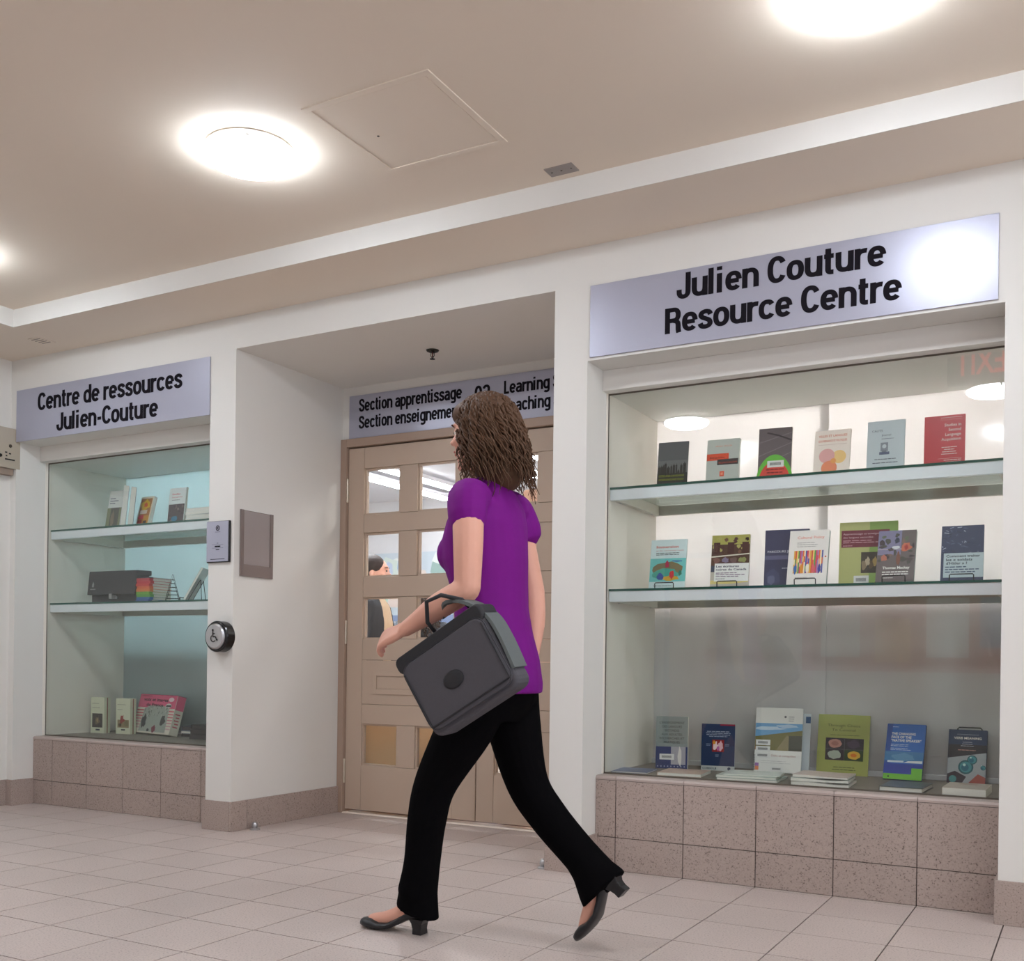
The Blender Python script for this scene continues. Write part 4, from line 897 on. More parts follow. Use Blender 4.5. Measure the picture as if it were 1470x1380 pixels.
book('bright blue and green hardback titled The Changing Face of the Native Speaker', 'book', GC, (1.800, 0.675, ZF), -4, 20, 0.158, 0.246, 0.016, (44, 106, 190), art, back=(34, 44, 108), hard=True)
def art(q, w, h, y):
    q.rect(0, w, h * .55, h, y, ink((30, 54, 90))); q.poly([(0, y - 2e-4, h * .72), (w, y - 2e-4, h * .72), (w, y - 2e-4, h * .58), (0, y - 2e-4, h * .46)], ink((36, 32, 40))); q.poly([(0, y - 1e-4, h * .0), (w, y - 1e-4, h * .0), (w, y - 1e-4, h * .58), (0, y - 1e-4, h * .48)], ink((166, 172, 176)))
    q.text('A Conceptual Structure of', w * .22, h * .90, h * .032, y - 5e-4, ink((190, 200, 214)), width=w * .56); q.text('VERB MEANING', w * .14, h * .82, h * .062, y - 5e-4, ink(WHITE), width=w * .72, off=.02); lines(q, w * .3, w * .7, h * .76, 3, h * .035, y - 5e-4, ink((180, 186, 200)), h * .01, 'c'); lines(q, w * .24, w * .74, h * .61, 1, h * .03, y - 5e-4, ink((200, 150, 140)), h * .014, 'c')
    for (x, z, r_) in ((.48, .30, .20), (.64, .44, .13), (.93, .30, .14)):
        rr_ = min(r_, (1 - x) * .98) if x > .8 else r_
        q.disc(w * x, h * z, w * rr_, y - 5e-4, ink((34, 96, 104)), 22); q.disc(w * x, h * z, w * rr_ * .78, y - 7e-4, ink((72, 150, 156)), 22); q.disc(w * (x - .02), h * (z - .01), w * rr_ * .5, y - 9e-4, ink((44, 110, 130)), 18); q.disc(w * (x - .04), h * (z + .04), w * rr_ * .2, y - 1.1e-3, ink((190, 226, 222)), 10)
    q.poly([(0, y - 4e-4, 0), (w * .4, y - 4e-4, 0), (w * .5, y - 4e-4, h * .12), (w * .2, y - 4e-4, h * .22), (0, y - 4e-4, h * .16)], ink((52, 44, 56))); q.poly([(w * .55, y - 4e-4, 0), (w, y - 4e-4, 0), (w, y - 4e-4, h * .12), (w * .8, y - 4e-4, h * .18)], ink((160, 74, 62))); q.disc(w * .15, h * .07, w * .10, y - 8e-4, ink((70, 140, 140)), 14)
book('dark blue hardback with glass spheres titled Verb Meaning', 'book', GC, (2.052, 0.70, ZF), -3, 12, 0.148, 0.224, 0.020, (30, 54, 90), art, back=(34, 58, 96), hard=True)
e = empty('book_support', (2.085, 0.742, ZF)); tag(e, 'black wire frame rising just behind the Verb Meaning book', 'book support')
q = MB(); q.tube([(0, 0.02, 0.002), (0, 0.0, 0.01), (0, 0.03, 0.225), (0.006, 0.031, 0.231), (0.088, 0.031, 0.231), (0.094, 0.03, 0.225), (0.094, 0, 0.01), (0.094, 0.02, 0.002)], 0.0028, WIRE, 6); q.build('wire_frame', e)
q = MB(); q.tube([(0, 0.06, 0.003), (0.0, 0.02, 0.003)], 0.0028, WIRE, 6); q.tube([(0.094, 0.06, 0.003), (0.094, 0.02, 0.003)], 0.0028, WIRE, 6); q.build('foot', e)

# lying in front of them
def flat(label, grp, x, y, yaw, w_, d_, t, cover, z=ZF, art=None, hard=False, back=None, name='book'):
    return book(label, 'book', grp, (x, y, z + t), yaw, 90, w_, d_, t, cover, art, back=back, hard=hard, name=name)
GL = 'books lying flat in the right case'
P1 = lambda c: (lambda q, w, h, y: lines(q, w * .2, w * .8, h * .8, 3, h * .06, y, ink(c), h * .02, 'c'))
flat('thin blue book lying flat in front of the grey and navy book', GL, 0.722, 0.262, 8, 0.160, 0.19, 0.006, (86, 104, 152), art=P1((150, 164, 200)))
flat('cream book with pink cover lying flat in front of the navy book', GL, 0.936, 0.262, 6, 0.190, 0.20, 0.014, (206, 176, 158), art=P1((150, 110, 100)))
flat('grey-green report lying flat, bottom of the pile before the spiral report', GL, 1.205, 0.252, 3, 0.250, 0.22, 0.010, (150, 160, 154))
flat('pale green report lying flat, middle of the pile before the spiral report', GL, 1.200, 0.258, 5, 0.248, 0.21, 0.009, (196, 204, 194), z=ZF + 0.0102)
flat('white brochure lying flat on top of the pile before the spiral report', GL, 1.225, 0.285, 9, 0.230, 0.19, 0.004, (222, 226, 220), z=ZF + 0.0194, art=P1((150, 160, 150)))
def wavy(label, x, y, yaw, w_, d_, t, z, cm, seed):
    e = empty('magazine', (x, y, z), (0, 0, R(yaw))); tag(e, label, 'magazine', 'magazines lying before the olive book')
    def sheet(z0, z1, m, nm, ex):
        q = MB(); rings = []
        for i in range(13):
            u = i / 12; xx = w_ * u; hh = 0.0030 * math.sin(u * 5.2 + seed) + 0.0035
            rings.append([(xx, -ex, z0 + hh * (z0 / t)), (xx, -ex, z1 + hh * (z1 / t)), (xx, d_ + ex, z1 + hh * (z1 / t) * 0.5), (xx, d_ + ex, z0)])
        q.loft(rings, m); return q.build(nm, e)
    sheet(0.0, t - 0.001, PAPER, 'page_block', 0); sheet(t - 0.0009, t, cm, 'cover', 0.0005)
wavy('white magazine lying flat, bottom of the curling pile before the olive book', 1.515, 0.255, 3, 0.225, 0.22, 0.008, ZF, mat('mag1', (206, 204, 198), .4), 0.3)
wavy('white magazine lying flat, middle of the curling pile before the olive book', 1.512, 0.262, 4, 0.225, 0.22, 0.008, ZF + 0.0152, mat('mag2', (190, 196, 190), .4), 1.4)
wavy('white magazine lying flat, topmost of the curling pile before the olive book', 1.518, 0.268, 2, 0.215, 0.21, 0.006, ZF + 0.0304, mat('mag3', (214, 196, 188), .4), 0.8)
flat('dark grey-green hardback lying flat in front of the blue and green book', GL, 1.860, 0.240, -2, 0.160, 0.24, 0.020, (86, 96, 92), hard=True, art=P1((150, 160, 156)), back=(30, 32, 36))
flat('thick white paperback lying flat in front of the Verb Meaning book', GL, 2.088, 0.236, -1, 0.152, 0.22, 0.030, (200, 186, 172), art=P1((170, 90, 70)))

# ---- left case
GLU = 'books on the upper shelf of the left case'; GLB = 'boxed books on the floor of the left case'
def art(q, w, h, y):
    q.rect(0, w, 0, h * .58, y, ink((136, 142, 112))); q.rect(w * .25, w * .85, h * .08, h * .58, y - 2e-4, ink((96, 92, 88))); blob(q, w * .45, h * .3, w * .12, h * .2, y - 4e-4, ink((140, 128, 110)), 3)
    lines(q, w * .1, w * .7, h * .80, 3, h * .06, y, ink((60, 66, 100)), h * .02); barcode(q, w * .3, w * .75, h * .02, h * .10, y - 6e-4)
book('white and olive report, leftmost on the upper shelf of the left case', 'book', GLU, (-2.800, 0.44, ZA), 0, 10, 0.125, 0.262, 0.010, (228, 230, 228), art)
for k, (lb, x, h_, cc, bk) in enumerate((('white folder standing edge-on right behind the white and olive report', -2.672, .265, (222, 224, 230), None), ('pale lilac folder with dark back, edge-on beside the colourful book', -2.606, .252, (206, 208, 222), (90, 96, 110)))):
    book(lb, 'folder', 'folders on the upper shelf of the left case', (x, 0.450, ZA), -41, 5, 0.13, h_, 0.030, cc, back=bk, name='folder')
def art(q, w, h, y):
    q.rect(w * .08, w * .92, h * .04, h * .94, y, ink((178, 120, 70))); blob(q, w * .5, h * .74, w * .34, h * .16, y - 3e-4, ink((224, 180, 40)), 3); blob(q, w * .5, h * .74, w * .16, h * .07, y - 5e-4, ink((214, 90, 40)), 4); q.rect(w * .15, w * .7, h * .46, h * .58, y - 4e-4, ink((226, 206, 190))); q.rect(w * .1, w * .5, h * .30, h * .42, y - 4e-4, ink((206, 50, 66))); q.rect(w * .1, w * .42, h * .08, h * .26, y - 4e-4, ink((160, 36, 40))); q.rect(w * .5, w * .9, h * .10, h * .40, y - 4e-4, ink((206, 150, 60))); barcode(q, w * .2, w * .8, h * .03, h * .11, y - 8e-4); q.rect(w * .55, w * .8, h * .13, h * .24, y - 7e-4, ink((60, 40, 40)))
book('small colourful yellow and red book in the left case, upper shelf', 'book', GLU, (-2.530, 0.44, ZA), -4, 14, 0.118, 0.205, 0.024, (226, 214, 190), art, back=(130, 44, 44))
def art(q, w, h, y):
    q.rect(w * .02, w * .97, 0, h * .58, y, ink((92, 82, 84))); rr = random.Random(2)
    for k in range(14): blob(q, w * rr.uniform(.1, .9), h * rr.uniform(.08, .54), w * .06, h * .03, y - 3e-4, ink(rr.choice(((120, 104, 104), (70, 60, 66), (140, 126, 120)))), k)
    blob(q, w * .42, h * .2, w * .17, h * .07, y - 6e-4, ink((70, 130, 160)), 5); barcode(q, w * .2, w * .6, h * .01, h * .07, y - 8e-4)
    q.text('Familles', w * .18, h * .82, h * .06, y, ink((200, 70, 80)), width=w * .48, off=.02); q.text('francophones', w * .18, h * .745, h * .055, y, ink((200, 70, 80)), width=w * .62); lines(q, w * .18, w * .85, h * .68, 1, h * .04, y, ink((110, 110, 110)), h * .014)
book('white book with red title above a dark crowd photograph, left case', 'book', GLU, (-2.258, 0.44, ZA), -2, 6, 0.142, 0.236, 0.016, (226, 234, 234), art, back=(206, 204, 180))
for k in range(4):
    flat('white booklet in the flat pile at the right end, left case, %s' % ('bottom one', 'second from the bottom', 'third from the bottom', 'topmost')[k], GLU, -1.955 + .006 * (k % 2), 0.30, -3 + 2 * (k % 2), 0.30, 0.20, 0.019, (222, 226, 226), z=ZA + 0.0192 * k)

e = empty('archive_box', (-2.615, 0.358, ZBk)); tag(e, 'dark grey archive box with slanted lid front and metal clasp, left case', 'box')
e.rotation_euler = (0, 0, R(2))
bxm = mat('box_charcoal', (62, 62, 64), .6, noise=.05, nscale=60)
q = MB(); q.box(-0.195, 0.185, 0.012, 0.11, 0, 0.19, bxm); q.build('body', e, bevel=0.003)
q = MB(); q.loft([[(x, y, z) for y, z in ((-0.016, 0.052), (0.0, 0.196), (0.118, 0.200), (0.118, 0.170), (0.012, 0.160), (0.010, 0.052))] for x in (-0.205, 0.195)], bxm); lid = q.build('lid', e, bevel=0.003)
q = MB(); q.box(-0.012, 0.012, -0.022, 0.012, 0.026, 0.056, STEEL); q.lathe([(0.001, 0), (0.010, 0), (0.008, -0.006), (0.001, -0.006)], STEEL, (0.022, 0.010, 0.034), 'y', 12); q.build('clasp', e, bevel=0.001)
q = MB(); q.poly([(-0.165, -0.0155, 0.098), (-0.148, -0.0155, 0.098), (-0.148, -0.0125, 0.118), (-0.1565, -0.0105, 0.132), (-0.165, -0.0125, 0.118)], ink((150, 150, 150))); q.poly([(-0.178, -0.0172, 0.082), (-0.132, -0.0172, 0.082), (-0.132, -0.0165, 0.089), (-0.178, -0.0165, 0.089)], ink((140, 140, 140))); q.build('emblem_print', lid)
cs = [(58, 84, 150), (60, 110, 170), (96, 160, 70), (120, 176, 70), (214, 120, 50), (220, 104, 54), (206, 66, 56), (196, 52, 60), (186, 60, 70), (60, 62, 66)]
nm = ['dark blue', 'light blue', 'dark green', 'light green', 'orange', 'deep orange', 'red-orange', 'red', 'crimson', 'charcoal']
zz = ZBk
for k, c_ in enumerate(cs):
    t = 0.0155 if k < 9 else 0.006
    e = empty('booklet', (-2.345 + 0.003 * (k % 3), 0.425 + 0.003 * (k % 2), zz + t / 2)); e.rotation_euler = (0, 0, R((k * 37 % 5) - 2)); tag(e, '%s-spined booklet in the rainbow pile beside the archive box' % nm[k], 'booklet', 'rainbow pile of booklets in the left case')
    q = MB(); cm = mat('cover_%02x%02x%02x' % c_, c_, .35); q.box(-0.055, 0.055, -0.082, 0.082, t / 2 - 0.001, t / 2, cm); q.box(-0.055, 0.055, -0.082, 0.082, -t / 2, -t / 2 + 0.001, cm); q.build('cover', e)
    q = MB(); q.box(-0.055, 0.055, -0.0835, -0.0802, -t / 2, t / 2, cm); q.box(0.0545, 0.0556, -0.0800, -0.055, -t / 2 + .0011, t / 2 - .0011, cm); q.build('spine', e)
    q = MB(); q.box(-0.0535, 0.0542, -0.080, 0.0805, -t / 2 + 0.0011, t / 2 - 0.0011, PAPER); q.build('page_block', e)
    zz += t + 0.0003
e = empty('wire_rack', (-2.140, 0.385, ZBk)); e.rotation_euler = (0, 0, R(35)); tag(e, 'black wire A-frame rack beside the rainbow pile of booklets', 'rack')
q = MB()
for s_ in (-1, 1): q.tube([(-0.04, s_ * 0.015, 0.003), (0.0, s_ * 0.015, 0.160), (0.04, s_ * 0.015, 0.003)], 0.0022, WIRE, 6)
q.build('side_frame', e)
q = MB()
for k in range(6):
    z = 0.02 + 0.022 * k; x = 0.04 * (1 - z / 0.160)
    for yy in (-0.015, 0.015): q.tube([(-x, yy, z), (x, yy, z)], 0.0016, WIRE, 6)
q.tube([(0, -0.015, 0.159), (0, 0.015, 0.159)], 0.002, WIRE, 6)
q.build('rung', e)
def art(q, w, h, y):
    q.rect(w * .1, w * .9, h * .25, h * .7, y, ink((120, 112, 100))); lines(q, w * .1, w * .8, h * .85, 3, h * .05, y, ink((90, 86, 80)))
book('folded grey and white brochure leaning back steeply on a wire easel, left case', 'brochure', GLU, (-2.120, 0.505, ZBk + 0.008), -60, 29, 0.15, 0.215, 0.012, (206, 204, 200), art, name='brochure')
easel('black wire easel under the steep brochure in the left case', (-2.0825, 0.440, ZBk), -60, 29, wd=0.09, hh=0.13)
book('brown and white brochure half hidden by the pillar, left case', 'brochure', GLU, (-1.865, 0.490, ZBk + 0.008), -60, 29, 0.14, 0.19, 0.012, (196, 160, 140), art, name='brochure')
easel('black wire easel half hidden by the left pillar', (-1.830, 0.429, ZBk), -60, 29, wd=0.08, hh=0.11)

def cream(label, x, y, yaw, w_, h_, artf):
    e = empty('boxed_book', (x, y, ZF), (0, 0, R(yaw))); tag(e, label, 'book', GLB)
    cr_ = mat('cream_cover', (214, 218, 192), .45)
    q = MB(); q.box(0, w_, 0, 0.022, 0, h_, cr_); fc = q.build('front_volume', e, bevel=0.0015)
    q = MB(); q.box(0.003, w_ + .002, 0.0225, 0.028, 0.001, h_ - .002, mat('rust_edge', (150, 104, 84), .5)); q.build('page_block', e)
    q = MB(); q.box(0, w_, 0.0285, 0.050, 0, h_, cr_); q.build('rear_volume', e, bevel=0.0015)
    q = MB(); artf(q, w_, h_, -0.0006); q.build('cover_print', fc)
def art(q, w, h, y):
    q.rect(w * .12, w * .88, h * .16, h * .55, y, ink((74, 68, 64))); blob(q, w * .5, h * .34, w * .17, h * .11, y - 3e-4, ink((120, 104, 84)), 2); blob(q, w * .52, h * .36, w * .07, h * .06, y - 5e-4, ink((160, 140, 104)), 3); lines(q, w * .12, w * .7, h * .82, 1, h * .04, y, ink((140, 140, 124)), h * .014); lines(q, w * .12, w * .85, h * .70, 1, h * .04, y, ink((140, 140, 124)), h * .014); q.rect(w * .38, w * .68, h * .075, h * .12, y, ink((50, 54, 70)))
cream('cream boxed book with a dark square portrait, left end of the case floor', -3.000, 0.52, 3, 0.118, 0.228, art)
def art(q, w, h, y):
    q.rect(w * .12, w * .92, h * .18, h * .40, y, ink((150, 132, 96))); blob(q, w * .45, h * .40, w * .14, h * .13, y - 3e-4, ink((150, 60, 50)), 2, 12, .5); blob(q, w * .75, h * .30, w * .18, h * .08, y - 3e-4, ink((130, 120, 84)), 4); blob(q, w * .3, h * .25, w * .1, h * .05, y - 5e-4, ink((90, 74, 54)), 5); lines(q, w * .12, w * .7, h * .82, 1, h * .04, y, ink((140, 140, 124)), h * .014); lines(q, w * .12, w * .6, h * .68, 1, h * .04, y, ink((140, 140, 124)), h * .014); q.rect(w * .38, w * .66, h * .10, h * .14, y, ink((50, 54, 60)))
cream('cream boxed book with a red and brown painting, second on the left case floor', -2.815, 0.56, 3, 0.122, 0.224, art)
e = empty('pink_box_set', (-2.660, 0.50, ZF)); e.matrix_world = Matrix.Translation((-2.752, 0.632, ZF + 0.013)) @ Matrix.Rotation(R(-11), 4, 'Z') @ Matrix.Rotation(R(-15), 4, 'X')
tag(e, 'pink and cream boxed record set titled voix et images de France', 'box set')
w_, h_ = 0.420, 0.246; pk = mat('pink_card', (214, 84, 122), .4); crm = mat('cream_card', (216, 212, 196), .5)
q = MB(); q.box(0, w_, 0, 0.062, 0.0, h_, crm); bd = q.build('box_body', e, bevel=0.002)
q = MB(); y = -0.0006
q.rect(0, w_, h_ * .66, h_, y, pk)
for k in range(7):
    z = h_ * (.57 - .075 * k); c_ = ink((206, 100 + 12 * k, 112 + 10 * k)); q.rect(0, w_, z, z + h_ * .035, y, c_)
q.poly([(w_ * .16, y - 3e-4, h_ * .04), (w_ * .88, y - 3e-4, h_ * .04), (w_ * .86, y - 3e-4, h_ * .66), (w_ * .70, y - 3e-4, h_ * .72), (w_ * .34, y - 3e-4, h_ * .72), (w_ * .20, y - 3e-4, h_ * .64)], ink((160, 168, 158)))
rr = random.Random(4)
for k in range(34):
    a, b_ = w_ * rr.uniform(.22, .82), h_ * rr.uniform(.40, .66); stroke(q, [(a, b_), (a + w_ * rr.uniform(-.03, .03), b_ + h_ * rr.uniform(.03, .08))], w_ * .004, y - 6e-4, ink(rr.choice(((60, 64, 60), (90, 96, 88), (200, 206, 196)))))
blob(q, w_ * .26, h_ * .30, w_ * .06, h_ * .18, y - 6e-4, ink((60, 62, 64)), 1); blob(q, w_ * .76, h_ * .34, w_ * .06, h_ * .14, y - 6e-4, ink((74, 74, 72)), 2); blob(q, w_ * .57, h_ * .12, w_ * .05, h_ * .09, y - 8e-4, ink((126, 52, 70)), 3); blob(q, w_ * .42, h_ * .08, w_ * .035, h_ * .04, y - 8e-4, ink((44, 46, 50)), 4)
q.text('voix et images', w_ * .12, h_ * .83, h_ * .12, y - 4e-4, ink((56, 26, 36)), width=w_ * .66, off=.03); q.text('de France', w_ * .22, h_ * .70, h_ * .11, y - 4e-4, ink((56, 26, 36)), width=w_ * .46, off=.03)
q.disc(w_ * .86, h_ * .89, w_ * .07, y - 5e-4, ink((226, 200, 204)), 18, h_ * .055); q.disc(w_ * .82, h_ * .73, w_ * .08, y - 5e-4, ink((206, 206, 200)), 18, h_ * .06); q.rect(w_ * .76, w_ * .89, h_ * .70, h_ * .75, y - 8e-4, ink((50, 60, 54)))
lines(q, w_ * .06, w_ * .45, h_ * .955, 1, h_ * .03, y - 4e-4, ink((120, 40, 60)), h_ * .014)
q.build('cover_print', bd)
q = MB(); xw = w_ + 0.0006
q.poly([(xw, 0.002, h_ * .64), (xw, 0.06, h_ * .64), (xw, 0.06, h_ * .998), (xw, 0.002, h_ * .998)], pk)
for k in range(5): q.poly([(xw, 0.012 + .008 * (k % 2), h_ * (.52 - .08 * k)), (xw, 0.046, h_ * (.52 - .08 * k)), (xw, 0.046, h_ * (.55 - .08 * k)), (xw, 0.012 + .008 * (k % 2), h_ * (.55 - .08 * k))], ink((196, 90, 104)))
q.build('side_print', bd)
q = MB(); q.box(-0.001, w_ + 0.001, 0.0, 0.063, h_, h_ + 0.002, mat('dark_top', (90, 40, 52), .5)); q.build('top_edge', e)
GD = 'dark books at the right of the left case floor'
DKP = mat('dark_pages', (58, 54, 54), .6)
for k, (x, y, ya, w_, d_, t, c_, pc, lb) in enumerate(((-2.305, 0.625, 4, .15, .13, .020, (78, 72, 74), DKP, 'grey book lying flat, bottom of the short pile behind the pink box set'), (-2.308, 0.62, 0, .15, .13, .018, (120, 130, 140), PAPER, 'pale book lying flat, middle of the short pile behind the pink box set'), (-2.305, 0.625, 4, .15, .13, .026, (44, 52, 84), DKP, 'dark blue book lying flat, top of the short pile behind the pink box set'))):
    book(lb, 'book', GD, (x, y, ZF + (0, .0203, .0386)[k] + t), ya, 90, w_, d_, t, c_, hard=True, pagecol=pc)
for k in range(3):
    book('black hardback lying flat by the pillar in the left case, %s' % ('bottom of three', 'middle of three', 'top of three')[k], 'book', GD, (-2.135 + .008 * k, 0.525, ZF + .0293 * k + .029), 4 - 3 * k, 90, .34 - .02 * k, .22, .029, (38, 36, 38), hard=True, back=(30, 28, 30), pagecol=DKP)

# ================================================================== THE WALKING WOMAN (heading to the left, left side towards the viewer)
SKIN = mat('skin', (214, 160, 140), .5, spec=.35, noise=.03, nscale=25)
SHIRT = mat('purple_jersey', (112, 12, 122), .75, spec=.2, noise=.05, nscale=30, bump=.3, bscale=500)
TROUSER = mat('black_trousers', (9, 8, 10), .95, spec=.05)
SHOE = mat('black_leather', (20, 20, 24), .35, spec=.5)
HAIR = mat('brown_hair', (84, 58, 40), .62, spec=.3, noise=.25, nscale=60)
BAG = mat('bag_canvas', (74, 72, 78), .8, noise=.06, nscale=120, bump=.3, bscale=700)
BAG2 = mat('bag_side', (92, 98, 98), .75, noise=.06, nscale=120)
BAGD = mat('bag_dark', (34, 34, 38), .7)
wo = empty('person', (0.90, -1.10, 0.0)); tag(wo, 'woman with curly brown hair, purple top and black trousers, striding left with grey bag', 'person')
OW = Vector((0.90, -1.10, 0.0))
def L(p): return tuple(Vector(p[:3]) - OW) + tuple(p[3:])
def hand(mb, wrist, d, palm, thumb_side, m, s=1.0, curl=0.35):
    # d: direction of the fingers, palm: direction the palm faces, thumb_side: direction towards the thumb
    d = Vector(d).normalized(); n = Vector(palm); n = (n - d * n.dot(d)).normalized(); t = Vector(thumb_side); t = (t - d * t.dot(d) - n * t.dot(n)).normalized()
    w0 = Vector(wrist)
    for k, (off, ln) in enumerate(((0.026, 0.072), (0.009, 0.080), (-0.009, 0.075), (-0.026, 0.060))):
        a = w0 + d * 0.018 + t * off * 0.55 * s; b_ = w0 + d * 0.088 * s + t * off * s
        c1 = b_ + (d * math.cos(curl) + n * math.sin(curl)) * ln * 0.45 * s
        c2 = c1 + (d * math.cos(curl * 2.3) + n * math.sin(curl * 2.3)) * ln * 0.32 * s
        c3 = c2 + (d * math.cos(curl * 3.3) + n * math.sin(curl * 3.3)) * ln * 0.25 * s
        limb(mb, [tuple(a) + (0.013,), tuple((a + b_) / 2) + (0.0135,), tuple(b_) + (0.0105,), tuple(c1) + (0.0090,), tuple(c2) + (0.0080,), tuple(c3) + (0.0066,)], m, 10, 3)
    a = w0 + d * 0.022 + t * 0.016; b_ = w0 + d * 0.050 + t * 0.038 + n * 0.012; c1 = b_ + d * 0.030 + t * 0.012 + n * 0.010; c2 = c1 + d * 0.024 + n * 0.008
    limb(mb, [tuple(a) + (0.015,), tuple(b_) + (0.0125,), tuple(c1) + (0.0100,), tuple(c2) + (0.0078,)], m, 10, 3)
LSH, LEL, LWR = (0.895, -1.268, 1.385), (0.945, -1.345, 1.105), (0.750, -1.385, 0.985)
RSH, REL, RWR = (0.880, -0.935, 1.385), (0.930, -0.900, 1.130), (0.945, -0.930, 0.915)
b = MB()
# neck and head
limb(b, [L((0.880, -1.10, 1.42, .056)), L((0.868, -1.10, 1.475, .050)), L((0.850, -1.10, 1.545, .049))], SKIN)
def head(b, hc, face, m, k=1.0):
    # hc: centre of the skull, face: unit vector the face looks along
    f_ = Vector(face).normalized(); s_ = Vector((0, 0, 1)).cross(f_).normalized(); M = Matrix((f_, s_, f_.cross(s_))).transposed()
    def E(c, r): b.ell(Vector(hc) + M @ Vector(c) * k, [v * k for v in r], m, 20, 14, M)
    E((-0.012, 0, 0.022), (0.094, 0.074, 0.088)); E((0.018, 0, -0.018), (0.070, 0.064, 0.082)); E((0.038, 0, -0.066), (0.044, 0.044, 0.042)); E((0.066, 0, -0.096), (0.018, 0.020, 0.015))
    E((0.084, 0, 0.012), (0.010, 0.012, 0.030)); E((0.096, 0, -0.012), (0.014, 0.012, 0.011)); E((0.088, 0.010, -0.017), (0.008, 0.007, 0.007)); E((0.088, -0.010, -0.017), (0.008, 0.007, 0.007))
    E((0.074, 0, 0.038), (0.012, 0.042, 0.010)); E((0.082, 0, -0.046), (0.010, 0.021, 0.006)); E((0.079, 0, -0.056), (0.010, 0.018, 0.007))
    for q_ in (-1, 1):
        E((0.060, q_ * 0.040, -0.020), (0.020, 0.020, 0.020)); E((-0.004, q_ * 0.072, -0.004), (0.018, 0.008, 0.030)); E((0.000, q_ * 0.070, -0.026), (0.010, 0.007, 0.010))
    return M
HC = Vector(L((0.835, -1.10, 1.622))); FD = Vector((-1, -0.06, -0.04))
HM = head(b, HC, FD, SKIN)
# trunk under the clothes
b.loft([[L((cx + a * math.cos(t * math.pi / 10), -1.10 + bb * math.sin(t * math.pi / 10), z)) for t in range(20)] for z, cx, a, bb in ((.80, .905, .10, .15), (.95, .90, .09, .14), (1.06, .888, .085, .13), (1.2, .870, .098, .14), (1.34, .872, .088, .15), (1.43, .875, .05, .10))], SKIN)
for pts in ([LSH + (.050,), (.930, -1.320, 1.26, .047), LEL + (.040,)], [LEL + (.040,), (.86, -1.368, 1.055, .040), (.790, -1.380, 1.010, .029), LWR + (.024,)], [RSH + (.048,), REL + (.040,)], [REL + (.040,), (.945, -.912, 1.03, .036), RWR + (.025,)], [(.90, -1.19, .84, .085), (.735, -1.195, .50, .052), (.690, -1.18, .35, .048), (.668, -1.17, .115, .034)], [(.895, -1.01, .84, .085), (.975, -1.015, .51, .052), (1.09, -1.02, .36, .048), (1.245, -1.03, .240, .034)]):
    limb(b, [L(p) for p in pts], SKIN)
# feet inside the shoes
limb(b, [L((.675, -1.170, .095, .033)), L((.630, -1.171, .072, .031)), L((.560, -1.174, .040, .026)), L((.490, -1.178, .026, .020))], SKIN)
limb(b, [L((1.247, -1.03, .232, .032)), L((1.236, -1.03, .180, .029)), L((1.216, -1.033, .118, .024)), L((1.197, -1.038, .062, .017))], SKIN)
hand(b, L(LWR), (-1.0, 0.12, -0.32), (0.25, 0.75, -0.6), (-0.1, 0.35, 0.9), SKIN, 1.0, .38)
hand(b, L(RWR), (0.0, -0.12, -0.95), (0.1, -1, 0), (-1, 0, -.1), SKIN, 1.0, .3)
body = remesh(b, 'body', 0.0052, 2, wo)
# face details
for q_ in (-1, 1):
    e_ = MB(); c = HC + HM @ Vector((0.0640, q_ * 0.031, 0.010)); e_.ell(c, (0.0125,) * 3, mat('eye_white', (224, 220, 214), .2), 14, 10); eo = e_.build('eye', wo, smooth=True)
    e_ = MB(); e_.ell(c + HM @ Vector((0.0095, q_ * 0.0015, 0)), (0.005, 0.0055, 0.0055), mat('iris', (60, 44, 34), .15), 10, 8, HM); e_.build('iris', eo, smooth=True)
    e_ = MB(); e_.tube([HC + HM @ Vector((0.086 - abs(t - .4) * 0.012, q_ * (0.016 + 0.030 * t), 0.032 + 0.006 * math.sin(t * 3.0))) for t in (0, .33, .66, 1)], [.0022, .003, .0028, .0012], HAIR, 6); e_.build('eyebrow', wo)
e_ = MB(); e_.ell(HC + HM @ Vector((0.0865, 0, -0.046)), (0.0060, 0.021, 0.0045), mat('lips', (180, 96, 90), .4), 16, 8, HM); e_.ell(HC + HM @ Vector((0.0840, 0, -0.0555)), (0.0062, 0.018, 0.0052), MATS['lips'], 16, 8, HM); e_.build('lips', wo, smooth=True)

# purple top
b = MB(); NS = 28
secs = [(.790, .915, .128, .182), (.82, .915, .130, .184), (.90, .910, .124, .176), (.98, .900, .112, .160), (1.06, .888, .108, .152), (1.14, .876, .116, .158), (1.21, .862, .130, .166), (1.27, .860, .128, .170), (1.33, .868, .114, .172), (1.385, .876, .094, .158), (1.425, .878, .076, .118), (1.455, .876, .064, .080), (1.472, .872, .058, .064)]
rings = []
for z, cx, a, bb in secs:
    rg = []
    for t in range(NS):
        th = 2 * math.pi * t / NS; fold = 1 + 0.018 * math.sin(5 * th + z * 14) * max(0, 1.25 - z)
        rg.append(L((cx + a * fold * math.cos(th), -1.10 + bb * fold * math.sin(th), z)))
    rings.append(rg)
b.loft(rings, SHIRT)
b.ell(L((0.790, -1.165, 1.235)), (.062, .066, .066), SHIRT); b.ell(L((0.790, -1.035, 1.235)), (.062, .066, .066), SHIRT)
limb(b, [L((.880, -1.215, 1.395, .066)), L(LSH + (.064,)), L((.912, -1.296, 1.325, .060))], SHIRT)
limb(b, [L((.880, -.985, 1.395, .066)), L(RSH + (.064,)), L((.905, -.918, 1.325, .060))], SHIRT)
remesh(b, 'top', 0.0062, 3, wo)
e_ = MB(); 
